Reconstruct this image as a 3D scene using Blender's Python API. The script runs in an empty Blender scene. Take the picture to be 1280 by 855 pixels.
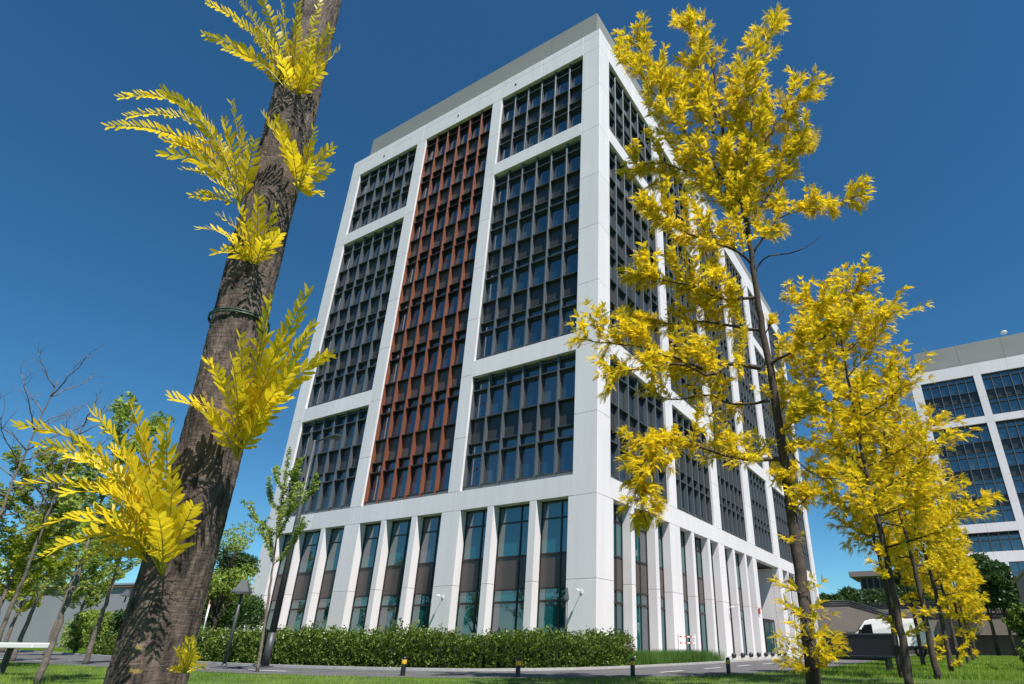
import bpy, math, random
import numpy as np
from mathutils import Vector, Matrix
PI = math.pi; R = math.radians
random.seed(7); RNG = np.random.default_rng(11)
S = bpy.context.scene
COL = S.collection

# ------------------------------------------------------------------ camera, world, sun, exposure
F, CX, CY, W, Hh = 724.975, 745.006, 467.252, 1280.0, 855.0
ROT = np.array([[0.86439902, 0.5027589, 0.00691501], [-0.20721734, 0.36873432, -0.90614346], [-0.45812149, 0.78183661, 0.42291395]])
CAM = np.array([13.1384, -22.5779, 0.65])
cd = bpy.data.cameras.new('camera'); cam = bpy.data.objects.new('camera', cd); COL.objects.link(cam)
m = Matrix.Identity(4)
for i in range(3):
    m[i][0] = ROT[0][i]; m[i][1] = -ROT[1][i]; m[i][2] = -ROT[2][i]; m[i][3] = CAM[i]
cam.matrix_world = m
cd.sensor_width = 36; cd.sensor_fit = 'HORIZONTAL'; cd.lens = F / W * 36
cd.shift_x = (W / 2 - CX) / W; cd.shift_y = (CY - Hh / 2) / W
cd.clip_start = 0.05; cd.clip_end = 5000
S.camera = cam
SUN = Vector((0.70, -0.37, 1.29)).normalized()
elev = math.asin(SUN.z); azim = math.atan2(SUN.x, SUN.y)      # clockwise from +Y
wd = bpy.data.worlds.new('World'); S.world = wd; wd.use_nodes = True
nt = wd.node_tree; nt.nodes.clear()
sky = nt.nodes.new('ShaderNodeTexSky'); sky.sky_type = 'NISHITA'; sky.sun_disc = False
sky.sun_elevation = elev; sky.sun_rotation = azim
sky.altitude = 900; sky.air_density = 0.9; sky.dust_density = 0.25; sky.ozone_density = 5.0
hs = nt.nodes.new('ShaderNodeHueSaturation'); hs.inputs['Saturation'].default_value = 1.16
bg = nt.nodes.new('ShaderNodeBackground'); bg.inputs['Strength'].default_value = 0.068
wo = nt.nodes.new('ShaderNodeOutputWorld')
tn = nt.nodes.new('ShaderNodeMix'); tn.data_type = 'RGBA'; tn.blend_type = 'MULTIPLY'; tn.inputs['Factor'].default_value = 1; tn.inputs['B'].default_value = (.78, 1.12, 1.06, 1)
nt.links.new(sky.outputs[0], hs.inputs['Color']); nt.links.new(hs.outputs[0], tn.inputs['A']); nt.links.new(tn.outputs['Result'], bg.inputs[0]); nt.links.new(bg.outputs[0], wo.inputs[0])
sd = bpy.data.lights.new('sun', 'SUN'); sd.energy = 4.3; sd.angle = R(0.53); sd.color = (1.0, 0.955, 0.89)
so = bpy.data.objects.new('sun', sd); COL.objects.link(so)
so.rotation_euler = SUN.to_track_quat('Z', 'Y').to_euler(); so.location = (60, -40, 90)
S.view_settings.view_transform = 'Standard'; S.view_settings.look = 'None'
S.view_settings.gamma = 1; S.view_settings.exposure = 0.74; S.view_settings.use_curve_mapping = False
S.render.engine = 'CYCLES'
S.cycles.max_bounces = 7; S.cycles.transparent_max_bounces = 6

# ------------------------------------------------------------------ helpers
def at(px, py, depth):
    """world point seen at photo pixel (px,py), 'depth' metres along the view axis"""
    c = np.array([(px - CX) / F, (py - CY) / F, 1.0])
    return Vector(CAM + (ROT.T @ c) * depth)
def ground(px, py, z=0.0):
    r = ROT.T @ np.array([(px - CX) / F, (py - CY) / F, 1.0])
    t = (z - CAM[2]) / r[2]
    return Vector(CAM + r * t)
def column(px, py, depth):
    """foot on the ground below the point at (px,py,depth)"""
    p = at(px, py, depth); return Vector((p.x, p.y, 0))

def tag(o, label=None, cat=None, group=None, kind=None):
    if label: o['label'] = label
    if cat: o['category'] = cat
    if group: o['group'] = group
    if kind: o['kind'] = kind
    return o
def empty(name, loc=(0, 0, 0), rz=0, label=None, cat=None, group=None):
    o = bpy.data.objects.new(name, None); COL.objects.link(o); o.location = loc; o.rotation_euler = (0, 0, rz)
    o.empty_display_size = 0.2
    return tag(o, label, cat, group)
def copy_tree(o, parent=None):
    c = o.copy(); COL.objects.link(c); c.parent = parent
    for ch in [x for x in list(o.children)]:
        copy_tree(ch, c)
    return c

class MB:
    """collects shapes, built as ONE mesh object"""
    def __init__(s): s.v = []; s.f = []; s.mi = []; s.sm = []; s.n = 0
    def add(s, vs, fs, mi=0, smooth=False):
        s.v.extend([tuple(v) for v in vs]); n = s.n
        for f in fs: s.f.append(tuple(i + n for i in f)); s.mi.append(mi); s.sm.append(smooth)
        s.n += len(vs)
    def box(s, x0, x1, y0, y1, z0, z1, mi=0, M=None):
        vs = [(x0, y0, z0), (x1, y0, z0), (x1, y1, z0), (x0, y1, z0), (x0, y0, z1), (x1, y0, z1), (x1, y1, z1), (x0, y1, z1)]
        if M is not None: vs = [tuple(M @ Vector(v)) for v in vs]
        s.add(vs, [(0, 3, 2, 1), (4, 5, 6, 7), (0, 1, 5, 4), (1, 2, 6, 5), (2, 3, 7, 6), (3, 0, 4, 7)], mi)
        return s
    def cbox(s, x0, x1, y0, y1, z0, z1, c=.01, mi=0, M=None):
        """box with chamfered edges"""
        import itertools
        pts = []; idx = {}
        X = (x0, x1); Y = (y0, y1); Z = (z0, z1)
        for a, b, d in itertools.product((0, 1), repeat=3):
            for k in range(3):
                p = [X[a], Y[b], Z[d]]
                sg = [1 if q == 0 else -1 for q in (a, b, d)]
                for j in range(3):
                    if j != k: p[j] += sg[j] * c
                idx[(a, b, d, k)] = len(pts); pts.append(tuple(p))
        fs = []
        for k in range(3):
            for sd_ in (0, 1):
                o = [j for j in range(3) if j != k]
                q = []
                for (i, j) in ((0, 0), (1, 0), (1, 1), (0, 1)):
                    t = [0, 0, 0]; t[k] = sd_; t[o[0]] = i; t[o[1]] = j
                    q.append(idx[(t[0], t[1], t[2], k)])
                fl = (sd_ == 0) ^ (k == 1)
                fs.append(tuple(q[::-1]) if fl else tuple(q))
        cen = Vector(((x0 + x1) / 2, (y0 + y1) / 2, (z0 + z1) / 2))
        extra = []
        for k in range(3):
            o = [j for j in range(3) if j != k]
            for (i, j) in ((0, 0), (1, 0), (1, 1), (0, 1)):
                t0 = [0, 0, 0]; t0[o[0]] = i; t0[o[1]] = j; t1 = list(t0); t1[k] = 1
                extra.append([idx[(*t0, o[0])], idx[(*t1, o[0])], idx[(*t1, o[1])], idx[(*t0, o[1])]])
        for a, b, d in itertools.product((0, 1), repeat=3):
            extra.append([idx[(a, b, d, k)] for k in range(3)])
        for q in extra:
            P = [Vector(pts[i]) for i in q]; nrm = (P[1] - P[0]).cross(P[2] - P[0]); mid = sum(P, Vector()) / len(P) - cen
            fs.append(tuple(q) if nrm.dot(mid) > 0 else tuple(q[::-1]))
        if M is not None: pts = [tuple(M @ Vector(v)) for v in pts]
        s.add(pts, fs, mi); return s
    def tube(s, pts, rad, n=8, mi=0, cap=True, smooth=True):
        pts = [Vector(p) for p in pts]; m_ = len(pts)
        if not hasattr(rad, '__len__'): rad = [rad] * m_
        vs = []; up = Vector((0.13, 0.21, 0.97)); prev = None
        for i, p in enumerate(pts):
            t = (pts[min(i + 1, m_ - 1)] - pts[max(i - 1, 0)])
            if t.length < 1e-9: t = Vector((0, 0, 1))
            t.normalize()
            if prev is None:
                a = t.cross(up if abs(t.dot(up)) < .95 else Vector((1, 0, 0))).normalized()
            else:
                a = (prev - t * prev.dot(t)); a = a.normalized() if a.length > 1e-6 else t.orthogonal().normalized()
            prev = a; b = t.cross(a)
            for k in range(n):
                an = 2 * PI * k / n; vs.append(p + (a * math.cos(an) + b * math.sin(an)) * rad[i])
        fs = []
        for i in range(m_ - 1):
            for k in range(n):
                fs.append((i * n + k, i * n + (k + 1) % n, (i + 1) * n + (k + 1) % n, (i + 1) * n + k))
        if cap: fs.append(tuple(range(n))[::-1]); fs.append(tuple((m_ - 1) * n + k for k in range(n)))
        s.add(vs, fs, mi, smooth); return s
    def lathe(s, prof, n=16, c=(0, 0, 0), mi=0, smooth=True):
        vs = []; fs = []
        for r, z in prof:
            for k in range(n): vs.append((c[0] + r * math.cos(2 * PI * k / n), c[1] + r * math.sin(2 * PI * k / n), c[2] + z))
        for i in range(len(prof) - 1):
            for k in range(n): fs.append((i * n + k, i * n + (k + 1) % n, (i + 1) * n + (k + 1) % n, (i + 1) * n + k))
        s.add(vs, fs, mi, smooth); return s
    def prism(s, poly, y0, y1, mi=0, M=None):
        """polygon in x,z extruded along y"""
        n = len(poly)
        vs = [(x, y0, z) for x, z in poly] + [(x, y1, z) for x, z in poly]
        if M is not None: vs = [tuple(M @ Vector(v)) for v in vs]
        fs = [tuple(range(n)), tuple(range(2 * n - 1, n - 1, -1))] + [(i, i + n, (i + 1) % n + n, (i + 1) % n) for i in range(n)]
        s.add(vs, fs, mi); return s
    def mesh(s, name, mats):
        me = bpy.data.meshes.new(name); me.from_pydata(s.v, [], s.f)
        for m_ in (mats if isinstance(mats, (list, tuple)) else [mats]): me.materials.append(m_)
        me.polygons.foreach_set('material_index', s.mi); me.polygons.foreach_set('use_smooth', s.sm)
        me.update(); return me
    def build(s, name, mats, parent=None, loc=None, rz=0):
        o = bpy.data.objects.new(name, s.mesh(name, mats)); COL.objects.link(o)
        if parent: o.parent = parent
        if loc is not None: o.location = loc
        if rz: o.rotation_euler = (0, 0, rz)
        return o

def quads_obj(name, V, nper, mat, parent=None, tint=None):
    """V: (N,nper,3) array of separate polygons; tint: (N,) per-polygon value"""
    V = np.asarray(V, dtype=np.float32); N = V.shape[0]
    me = bpy.data.meshes.new(name)
    me.vertices.add(N * nper); me.vertices.foreach_set('co', V.reshape(-1))
    me.loops.add(N * nper); me.loops.foreach_set('vertex_index', np.arange(N * nper, dtype=np.int32))
    me.polygons.add(N); me.polygons.foreach_set('loop_start', np.arange(0, N * nper, nper, dtype=np.int32))
    me.polygons.foreach_set('loop_total', np.full(N, nper, dtype=np.int32))
    if tint is not None:
        a = me.attributes.new('tint', 'FLOAT', 'POINT'); a.data.foreach_set('value', np.repeat(tint.astype(np.float32), nper))
    me.materials.append(mat); me.update(calc_edges=True); me.validate()
    o = bpy.data.objects.new(name, me); COL.objects.link(o)
    if parent: o.parent = parent
    return o

# ------------------------------------------------------------------ materials
def newmat(name):
    mt = bpy.data.materials.new(name); mt.use_nodes = True; t = mt.node_tree; t.nodes.clear()
    out = t.nodes.new('ShaderNodeOutputMaterial'); return mt, t, out
def mat(name, col, rough=.6, metal=0, spec=.5, n_scale=0, n_amt=0, bump=0, bscale=40, ior=1.5, coat=0, col2=None, detail=4, stretch=None):
    mt, t, out = newmat(name)
    p = t.nodes.new('ShaderNodeBsdfPrincipled'); t.links.new(p.outputs[0], out.inputs[0])
    p.inputs['Base Color'].default_value = (*col, 1); p.inputs['Roughness'].default_value = rough
    p.inputs['Metallic'].default_value = metal; p.inputs['Specular IOR Level'].default_value = spec
    p.inputs['IOR'].default_value = ior; p.inputs['Coat Weight'].default_value = coat
    if n_scale or bump:
        tc = t.nodes.new('ShaderNodeTexCoord'); src = tc.outputs['Object']
        if stretch:
            mp = t.nodes.new('ShaderNodeMapping'); mp.inputs['Scale'].default_value = stretch; t.links.new(src, mp.inputs[0]); src = mp.outputs[0]
    if n_scale:
        n = t.nodes.new('ShaderNodeTexNoise'); n.inputs['Scale'].default_value = n_scale; n.inputs['Detail'].default_value = detail
        t.links.new(src, n.inputs['Vector'])
        rp = t.nodes.new('ShaderNodeMapRange'); rp.inputs[1].default_value = .3; rp.inputs[2].default_value = .7
        mx = t.nodes.new('ShaderNodeMix'); mx.data_type = 'RGBA'
        c2 = col2 or tuple(c * (1 - n_amt) for c in col)
        mx.inputs['A'].default_value = (*col, 1); mx.inputs['B'].default_value = (*c2, 1)
        t.links.new(n.outputs[0], rp.inputs[0]); t.links.new(rp.outputs[0], mx.inputs['Factor']); t.links.new(mx.outputs['Result'], p.inputs['Base Color'])
    if bump:
        n2 = t.nodes.new('ShaderNodeTexNoise'); n2.inputs['Scale'].default_value = bscale; n2.inputs['Detail'].default_value = 5
        t.links.new(src, n2.inputs['Vector'])
        b = t.nodes.new('ShaderNodeBump'); b.inputs['Strength'].default_value = bump; b.inputs['Distance'].default_value = .02
        t.links.new(n2.outputs[0], b.inputs['Height']); t.links.new(b.outputs[0], p.inputs['Normal'])
    return mt
def leafmat(name, c1, c2, c3, trans=.45, rough=.45):
    mt, t, out = newmat(name)
    at_ = t.nodes.new('ShaderNodeAttribute'); at_.attribute_name = 'tint'
    cr = t.nodes.new('ShaderNodeValToRGB'); e = cr.color_ramp.elements
    e[0].position = 0; e[0].color = (*c1, 1); e[1].position = 1; e[1].color = (*c3, 1)
    k = e.new(.5); k.color = (*c2, 1)
    t.links.new(at_.outputs['Fac'], cr.inputs[0])
    p = t.nodes.new('ShaderNodeBsdfPrincipled'); p.inputs['Roughness'].default_value = rough; p.inputs['Specular IOR Level'].default_value = .35
    tr = t.nodes.new('ShaderNodeBsdfTranslucent'); mx = t.nodes.new('ShaderNodeMixShader'); mx.inputs[0].default_value = trans
    t.links.new(cr.outputs[0], p.inputs['Base Color']); t.links.new(cr.outputs[0], tr.inputs[0])
    t.links.new(p.outputs[0], mx.inputs[1]); t.links.new(tr.outputs[0], mx.inputs[2]); t.links.new(mx.outputs[0], out.inputs[0])
    return mt
def glassmat(name, base, ior=1.75, rough=.02, dark=.5, tintcol=None):
    """dark coated glazing: reflects sky, slight colour change from one pane to the next, slight waviness"""
    mt, t, out = newmat(name)
    p = t.nodes.new('ShaderNodeBsdfPrincipled'); t.links.new(p.outputs[0], out.inputs[0])
    p.inputs['Roughness'].default_value = rough; p.inputs['IOR'].default_value = ior
    if tintcol: p.inputs['Specular Tint'].default_value = (*tintcol, 1)
    oi = t.nodes.new('ShaderNodeObjectInfo'); geo = t.nodes.new('ShaderNodeNewGeometry')
    mx = t.nodes.new('ShaderNodeMix'); mx.data_type = 'RGBA'
    mx.inputs['A'].default_value = (*base, 1); mx.inputs['B'].default_value = (*[b * dark for b in base], 1)
    ad = t.nodes.new('ShaderNodeMath'); ad.operation = 'ADD'; fr = t.nodes.new('ShaderNodeMath'); fr.operation = 'FRACT'
    t.links.new(oi.outputs['Random'], ad.inputs[0]); t.links.new(geo.outputs['Random Per Island'], ad.inputs[1])
    t.links.new(ad.outputs[0], fr.inputs[0]); t.links.new(fr.outputs[0], mx.inputs['Factor'])
    cr = t.nodes.new('ShaderNodeValToRGB'); cr.color_ramp.interpolation = 'CONSTANT'; e = cr.color_ramp.elements      # some rooms have a pale blind down
    e[0].position = 0; e[0].color = (0, 0, 0, 1); e[1].position = .84; e[1].color = (1, 1, 1, 1)
    f2 = t.nodes.new('ShaderNodeMath'); f2.operation = 'MULTIPLY'; f2.inputs[1].default_value = 7.3; f3 = t.nodes.new('ShaderNodeMath'); f3.operation = 'FRACT'
    t.links.new(ad.outputs[0], f2.inputs[0]); t.links.new(f2.outputs[0], f3.inputs[0]); t.links.new(f3.outputs[0], cr.inputs[0])
    m2 = t.nodes.new('ShaderNodeMix'); m2.data_type = 'RGBA'; m2.inputs['B'].default_value = (.05, .065, .075, 1)
    t.links.new(cr.outputs[0], m2.inputs['Factor']); t.links.new(mx.outputs['Result'], m2.inputs['A']); t.links.new(m2.outputs['Result'], p.inputs['Base Color'])
    tc = t.nodes.new('ShaderNodeTexCoord'); n = t.nodes.new('ShaderNodeTexNoise'); n.inputs['Scale'].default_value = .9; n.inputs['Detail'].default_value = 1
    t.links.new(geo.outputs['Position'], n.inputs['Vector'])
    b = t.nodes.new('ShaderNodeBump'); b.inputs['Strength'].default_value = .12; b.inputs['Distance'].default_value = .03
    t.links.new(n.outputs[0], b.inputs['Height']); t.links.new(b.outputs[0], p.inputs['Normal'])
    return mt

M = {}
M['white'] = mat('white_facade_panel', (.82, .775, .785), rough=.42, n_scale=.35, n_amt=.05, bump=.02, bscale=3)
_t = M['white'].node_tree; _p = next(n for n in _t.nodes if n.type == 'BSDF_PRINCIPLED'); _src = _p.inputs['Base Color'].links[0].from_socket
_g = _t.nodes.new('ShaderNodeNewGeometry'); _mr = _t.nodes.new('ShaderNodeMapRange'); _mr.inputs[3].default_value = .93; _mr.inputs[4].default_value = 1.0
_t.links.new(_g.outputs['Random Per Island'], _mr.inputs[0])
_tc = _t.nodes.new('ShaderNodeTexCoord'); _mp = _t.nodes.new('ShaderNodeMapping'); _mp.inputs['Scale'].default_value = (2.6, 2.6, .16); _t.links.new(_tc.outputs['Object'], _mp.inputs[0])
_n = _t.nodes.new('ShaderNodeTexNoise'); _n.inputs['Scale'].default_value = 1.0; _n.inputs['Detail'].default_value = 5; _t.links.new(_mp.outputs[0], _n.inputs['Vector'])
_m3 = _t.nodes.new('ShaderNodeMapRange'); _m3.inputs[1].default_value = .35; _m3.inputs[2].default_value = .75; _m3.inputs[3].default_value = 1.0; _m3.inputs[4].default_value = .92; _t.links.new(_n.outputs[0], _m3.inputs[0])
_mm = _t.nodes.new('ShaderNodeMath'); _mm.operation = 'MULTIPLY'; _t.links.new(_mr.outputs[0], _mm.inputs[0]); _t.links.new(_m3.outputs[0], _mm.inputs[1])
_vm = _t.nodes.new('ShaderNodeVectorMath'); _vm.operation = 'SCALE'; _t.links.new(_src, _vm.inputs[0]); _t.links.new(_mm.outputs[0], _vm.inputs['Scale']); _t.links.new(_vm.outputs[0], _p.inputs['Base Color'])
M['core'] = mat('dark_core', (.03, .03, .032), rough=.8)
M['slate'] = mat('slate_metal', (.055, .062, .07), rough=.4, metal=.1)
M['fin'] = mat('grey_fin', (.10, .112, .125), rough=.42, metal=.1)
M['rust'] = mat('rust_red_fin', (.225, .075, .04), rough=.45, n_scale=2, n_amt=.15)
M['dkbrown'] = mat('dark_brown_frame', (.022, .018, .017), rough=.45)
M['spandrel'] = mat('dark_spandrel', (.042, .04, .04), rough=.25, spec=.5)
M['spandrel_brown'] = mat('brown_spandrel', (.075, .06, .055), rough=.22, spec=.5)
M['sill'] = mat('grey_sill', (.26, .28, .29), rough=.5)
M['glass'] = glassmat('blue_grey_glass', (.016, .05, .09), ior=2.5)
M['glass_teal'] = glassmat('teal_glass', (.010, .095, .105), ior=2.4, dark=.6)
M['screen'] = mat('grey_metal_screen', (.27, .265, .24), rough=.5, n_scale=.5, n_amt=.08)
M['roof'] = mat('roof_gravel', (.3, .3, .3), rough=.9)
M['grass'] = mat('lawn_soil_green', (.09, .16, .018), rough=.95, n_scale=1.2, col2=(.03, .05, .01), bump=.6, bscale=30)
M['blade'] = leafmat('grass_blade', (.09, .19, .014), (.19, .32, .024), (.36, .45, .06), trans=.35, rough=.6)
M['asphalt'] = mat('asphalt', (.12, .115, .12), rough=.9, n_scale=.9, n_amt=.35, detail=8, bump=.25, bscale=120)
M['kerb'] = mat('pale_kerb_stone', (.42, .41, .39), rough=.8, n_scale=6, n_amt=.2)
M['paint'] = mat('white_road_paint', (.62, .62, .6), rough=.7, n_scale=20, n_amt=.25)
M['paving'] = mat('pale_paving', (.36, .35, .33), rough=.85, n_scale=3, n_amt=.15)
M['yleaf'] = leafmat('golden_leaf', (.36, .38, .02), (.82, .64, .02), (.97, .76, .04), trans=.52)
M['ygleaf'] = leafmat('yellow_green_leaf', (.14, .20, .02), (.26, .33, .025), (.50, .47, .03), trans=.45)
M['gleaf'] = leafmat('green_leaf', (.13, .22, .03), (.28, .38, .06), (.52, .55, .15), trans=.5)
M['dleaf'] = leafmat('dark_green_leaf', (.018, .05, .012), (.04, .09, .02), (.09, .15, .03), trans=.3)
M['hleaf'] = leafmat('hedge_leaf', (.045, .08, .014), (.10, .155, .022), (.22, .28, .05), trans=.25, rough=.35)
M['oleaf'] = leafmat('ornamental_grass_leaf', (.05, .11, .02), (.08, .17, .03), (.13, .23, .05), trans=.3)
M['bark'] = None
M['barkthin'] = mat('young_bark', (.20, .165, .135), rough=.85, n_scale=14, n_amt=.5, bump=.5, bscale=60)
M['barkdark'] = mat('dark_bark', (.085, .062, .05), rough=.9, n_scale=10, n_amt=.5, bump=.6, bscale=50)
M['stem'] = mat('green_yellow_rachis', (.42, .36, .04), rough=.5)
M['black'] = mat('black_paint', (.014, .014, .016), rough=.35)
M['yellow'] = mat('yellow_band', (.75, .42, .02), rough=.4)
M['dgrey'] = mat('dark_grey_pole', (.06, .065, .07), rough=.45, n_scale=6, n_amt=.2)
M['lgrey'] = mat('galvanised_steel', (.42, .43, .44), rough=.4, metal=.5)
M['redp'] = mat('red_paint', (.55, .03, .025), rough=.4)
M['whitep'] = mat('white_paint', (.78, .78, .76), rough=.35, coat=.3)
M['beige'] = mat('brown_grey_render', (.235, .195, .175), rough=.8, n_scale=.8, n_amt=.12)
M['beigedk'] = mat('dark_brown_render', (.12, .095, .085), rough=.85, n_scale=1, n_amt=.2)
M['greywall'] = mat('grey_sheet_wall', (.27, .27, .285), rough=.6, n_scale=.3, n_amt=.1)
M['rubber'] = mat('tyre_rubber', (.012, .012, .012), rough=.8)
M['vglass'] = mat('vehicle_glass', (.01, .012, .014), rough=.05, ior=1.6)
M['wire'] = mat('green_tie_wire', (.012, .06, .04), rough=.4)
M['lens'] = mat('lamp_diffuser', (.6, .6, .58), rough=.3)

def barkmat():
    mt, t, out = newmat('furrowed_bark')
    p = t.nodes.new('ShaderNodeBsdfPrincipled'); t.links.new(p.outputs[0], out.inputs[0]); p.inputs['Roughness'].default_value = .85
    tc = t.nodes.new('ShaderNodeTexCoord')
    mp = t.nodes.new('ShaderNodeMapping'); mp.inputs['Scale'].default_value = (1, 1, .28); t.links.new(tc.outputs['Object'], mp.inputs[0])
    n1 = t.nodes.new('ShaderNodeTexNoise'); n1.inputs['Scale'].default_value = 26; n1.inputs['Detail'].default_value = 8; n1.inputs['Roughness'].default_value = .65
    t.links.new(mp.outputs[0], n1.inputs['Vector'])
    n2 = t.nodes.new('ShaderNodeTexNoise'); n2.inputs['Scale'].default_value = 5; n2.inputs['Detail'].default_value = 3
    t.links.new(tc.outputs['Object'], n2.inputs['Vector'])
    mp3 = t.nodes.new('ShaderNodeMapping'); mp3.inputs['Scale'].default_value = (1, 1, 5); t.links.new(tc.outputs['Object'], mp3.inputs[0])
    n3 = t.nodes.new('ShaderNodeTexNoise'); n3.inputs['Scale'].default_value = 22; n3.inputs['Detail'].default_value = 4   # lenticel lines run across
    t.links.new(mp3.outputs[0], n3.inputs['Vector'])
    cr = t.nodes.new('ShaderNodeValToRGB'); e = cr.color_ramp.elements
    e[0].position = .36; e[0].color = (.022, .016, .014, 1); e[1].position = .70; e[1].color = (.20, .145, .115, 1)
    t.links.new(n1.outputs[0], cr.inputs[0])
    # ochre lichen spots
    vo = t.nodes.new('ShaderNodeTexNoise'); vo.inputs['Scale'].default_value = 38; vo.inputs['Detail'].default_value = 3
    t.links.new(tc.outputs['Object'], vo.inputs['Vector'])
    mu = t.nodes.new('ShaderNodeMath'); mu.operation = 'MULTIPLY'; t.links.new(vo.outputs[0], mu.inputs[0]); t.links.new(n2.outputs[0], mu.inputs[1])
    mr = t.nodes.new('ShaderNodeMapRange'); mr.inputs[1].default_value = .355; mr.inputs[2].default_value = .40; t.links.new(mu.outputs[0], mr.inputs[0])
    mx = t.nodes.new('ShaderNodeMix'); mx.data_type = 'RGBA'; mx.inputs['B'].default_value = (.27, .19, .05, 1)
    t.links.new(cr.outputs[0], mx.inputs['A']); t.links.new(mr.outputs[0], mx.inputs['Factor']); t.links.new(mx.outputs['Result'], p.inputs['Base Color'])
    ad = t.nodes.new('ShaderNodeMath'); ad.operation = 'MULTIPLY_ADD'; ad.inputs[1].default_value = .22; t.links.new(n3.outputs[0], ad.inputs[0]); t.links.new(n1.outputs[0], ad.inputs[2])
    b = t.nodes.new('ShaderNodeBump'); b.inputs['Strength'].default_value = 1.0; b.inputs['Distance'].default_value = .02
    t.links.new(ad.outputs[0], b.inputs['Height']); t.links.new(b.outputs[0], p.inputs['Normal'])
    return mt
M['bark'] = barkmat()

# ------------------------------------------------------------------ ground, road, kerbs
g = MB()
NG = 60
xs = np.concatenate([[-1500, -400, -150], np.linspace(-70, 60, NG), [150, 400, 1500]]); ys = np.concatenate([[-600, -150], np.linspace(-60, 80, NG), [200, 600, 2500]])
for x in range(len(xs) - 1):
    for y in range(len(ys) - 1):
        g.add([(xs[x], ys[y], 0), (xs[x + 1], ys[y], 0), (xs[x + 1], ys[y + 1], 0), (xs[x], ys[y + 1], 0)], [(0, 1, 2, 3)])
tag(g.build('lawn_ground', M['grass']), kind='structure')

def smooth_line(P, n=8):
    P = [np.array(p, float) for p in P]; out = []
    for i in range(len(P) - 1):
        p0 = P[max(i - 1, 0)]; p1 = P[i]; p2 = P[i + 1]; p3 = P[min(i + 2, len(P) - 1)]
        for k in range(n):
            t = k / n
            out.append(.5 * ((2 * p1) + (-p0 + p2) * t + (2 * p0 - 5 * p1 + 4 * p2 - p3) * t * t + (-p0 + 3 * p1 - 3 * p2 + p3) * t ** 3))
    out.append(P[-1]); return out
def ribbon(name, A, B, z, mt, kind='structure'):
    b = MB()
    for i in range(len(A) - 1):
        b.add([(*A[i], z), (*B[i], z), (*B[i + 1], z), (*A[i + 1], z)], [(0, 1, 2, 3)])
    return tag(b.build(name, mt), kind=kind)
near = smooth_line([(-60, -13.4), (-40, -13.6), (-22, -13.9), (-10, -14.1), (-1.5, -13.9), (3.2, -12.8), (5.8, -10.8), (7.6, -8.0), (8.6, -3.6), (8.9, 3), (9.0, 14), (9.0, 30), (9.0, 44)])
far = smooth_line([(-60, -4), (-40, -5.5), (-22, -8.6), (-10, -10.8), (-3.6, -11.2), (1.2, -10.2), (3.0, -8.6), (3.9, -6.2), (4.2, -2.6), (4.35, 3), (4.4, 14), (4.4, 30), (4.4, 44)])
ribbon('road', near, far, .006, M['asphalt'])
def kerb(line, w0, h, sgn):
    b = MB(); n = len(line)
    L_ = []
    for i in range(n):
        d = line[min(i + 1, n - 1)] - line[max(i - 1, 0)]; d = d / np.linalg.norm(d); L_.append(np.array([-d[1], d[0]]) * sgn)
    for i in range(n - 1):
        a, c = line[i], line[i + 1]; a2 = a + L_[i] * w0; c2 = c + L_[i + 1] * w0
        vs = [(*a, 0), (*c, 0), (*c2, 0), (*a2, 0), (*a, h), (*c, h), (*c2, h), (*a2, h)]
        b.add(vs, [(4, 7, 6, 5), (0, 4, 5, 1), (3, 2, 6, 7)] if sgn < 0 else [(4, 5, 6, 7), (0, 1, 5, 4), (3, 7, 6, 2)])
    return b
tag(kerb(far, .12, .07, 1).build('far_kerb', M['kerb']), kind='structure')
# pale paving along the entrance side
pv = MB(); pv.box(0.02, 4.25, 2.2, 44, .0, .05); tag(pv.build('entrance_pavement', M['paving']), kind='structure')
mk = MB()
for (px, py, L_) in ((905, 841, 1.1), (948, 836, 1.1), (1000, 829, 1.6)):
    pass
for y in np.arange(-7.2, 30, 3.2):
    mk.box(6.05, 6.17, y, y + 1.5, .009, .0105)
for x in np.arange(-20, 0, 3.4): mk.box(x, x + 1.7, -12.75, -12.63, .009, .0105)
mk.box(4.9, 8.4, 8.2, 8.35, .009, .0105); mk.box(4.9, 8.4, 13.2, 13.35, .009, .0105)
tag(mk.build('road_marking', M['paint']), kind='structure')

# lawn blades (near strip that can be seen edge-on)
def blades(name, region_fn, n, h0, h1, wd_, mt, parent=None, lean=.35):
    P = region_fn(n); n = len(P)
    a = RNG.uniform(0, 2 * PI, n); h = RNG.uniform(h0, h1, n); w_ = RNG.uniform(.6, 1.2, n) * wd_
    dx = np.cos(a); dy = np.sin(a); le = RNG.uniform(0, lean, n) * h; b = RNG.uniform(0, 2 * PI, n)
    V = np.zeros((n, 3, 3)); V[:, 0, :2] = P - np.stack([dx, dy], 1) * w_[:, None]; V[:, 1, :2] = P + np.stack([dx, dy], 1) * w_[:, None]
    V[:, 2, :2] = P + np.stack([np.cos(b), np.sin(b)], 1) * le[:, None]; V[:, 2, 2] = h
    pn = .5 + .25 * np.sin(P[:, 0] * 2.3 + np.sin(P[:, 1] * 1.7)) * np.sin(P[:, 1] * 2.9) + .2 * np.sin(P[:, 0] * .7 + P[:, 1] * .9)
    return quads_obj(name, V, 3, mt, parent, np.clip(pn + RNG.normal(0, .22, n), 0, 1))
NE = np.array(near)
def near_y(x):
    k = NE[:, 1] < 50; return np.interp(x, NE[:73, 0], NE[:73, 1])
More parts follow.
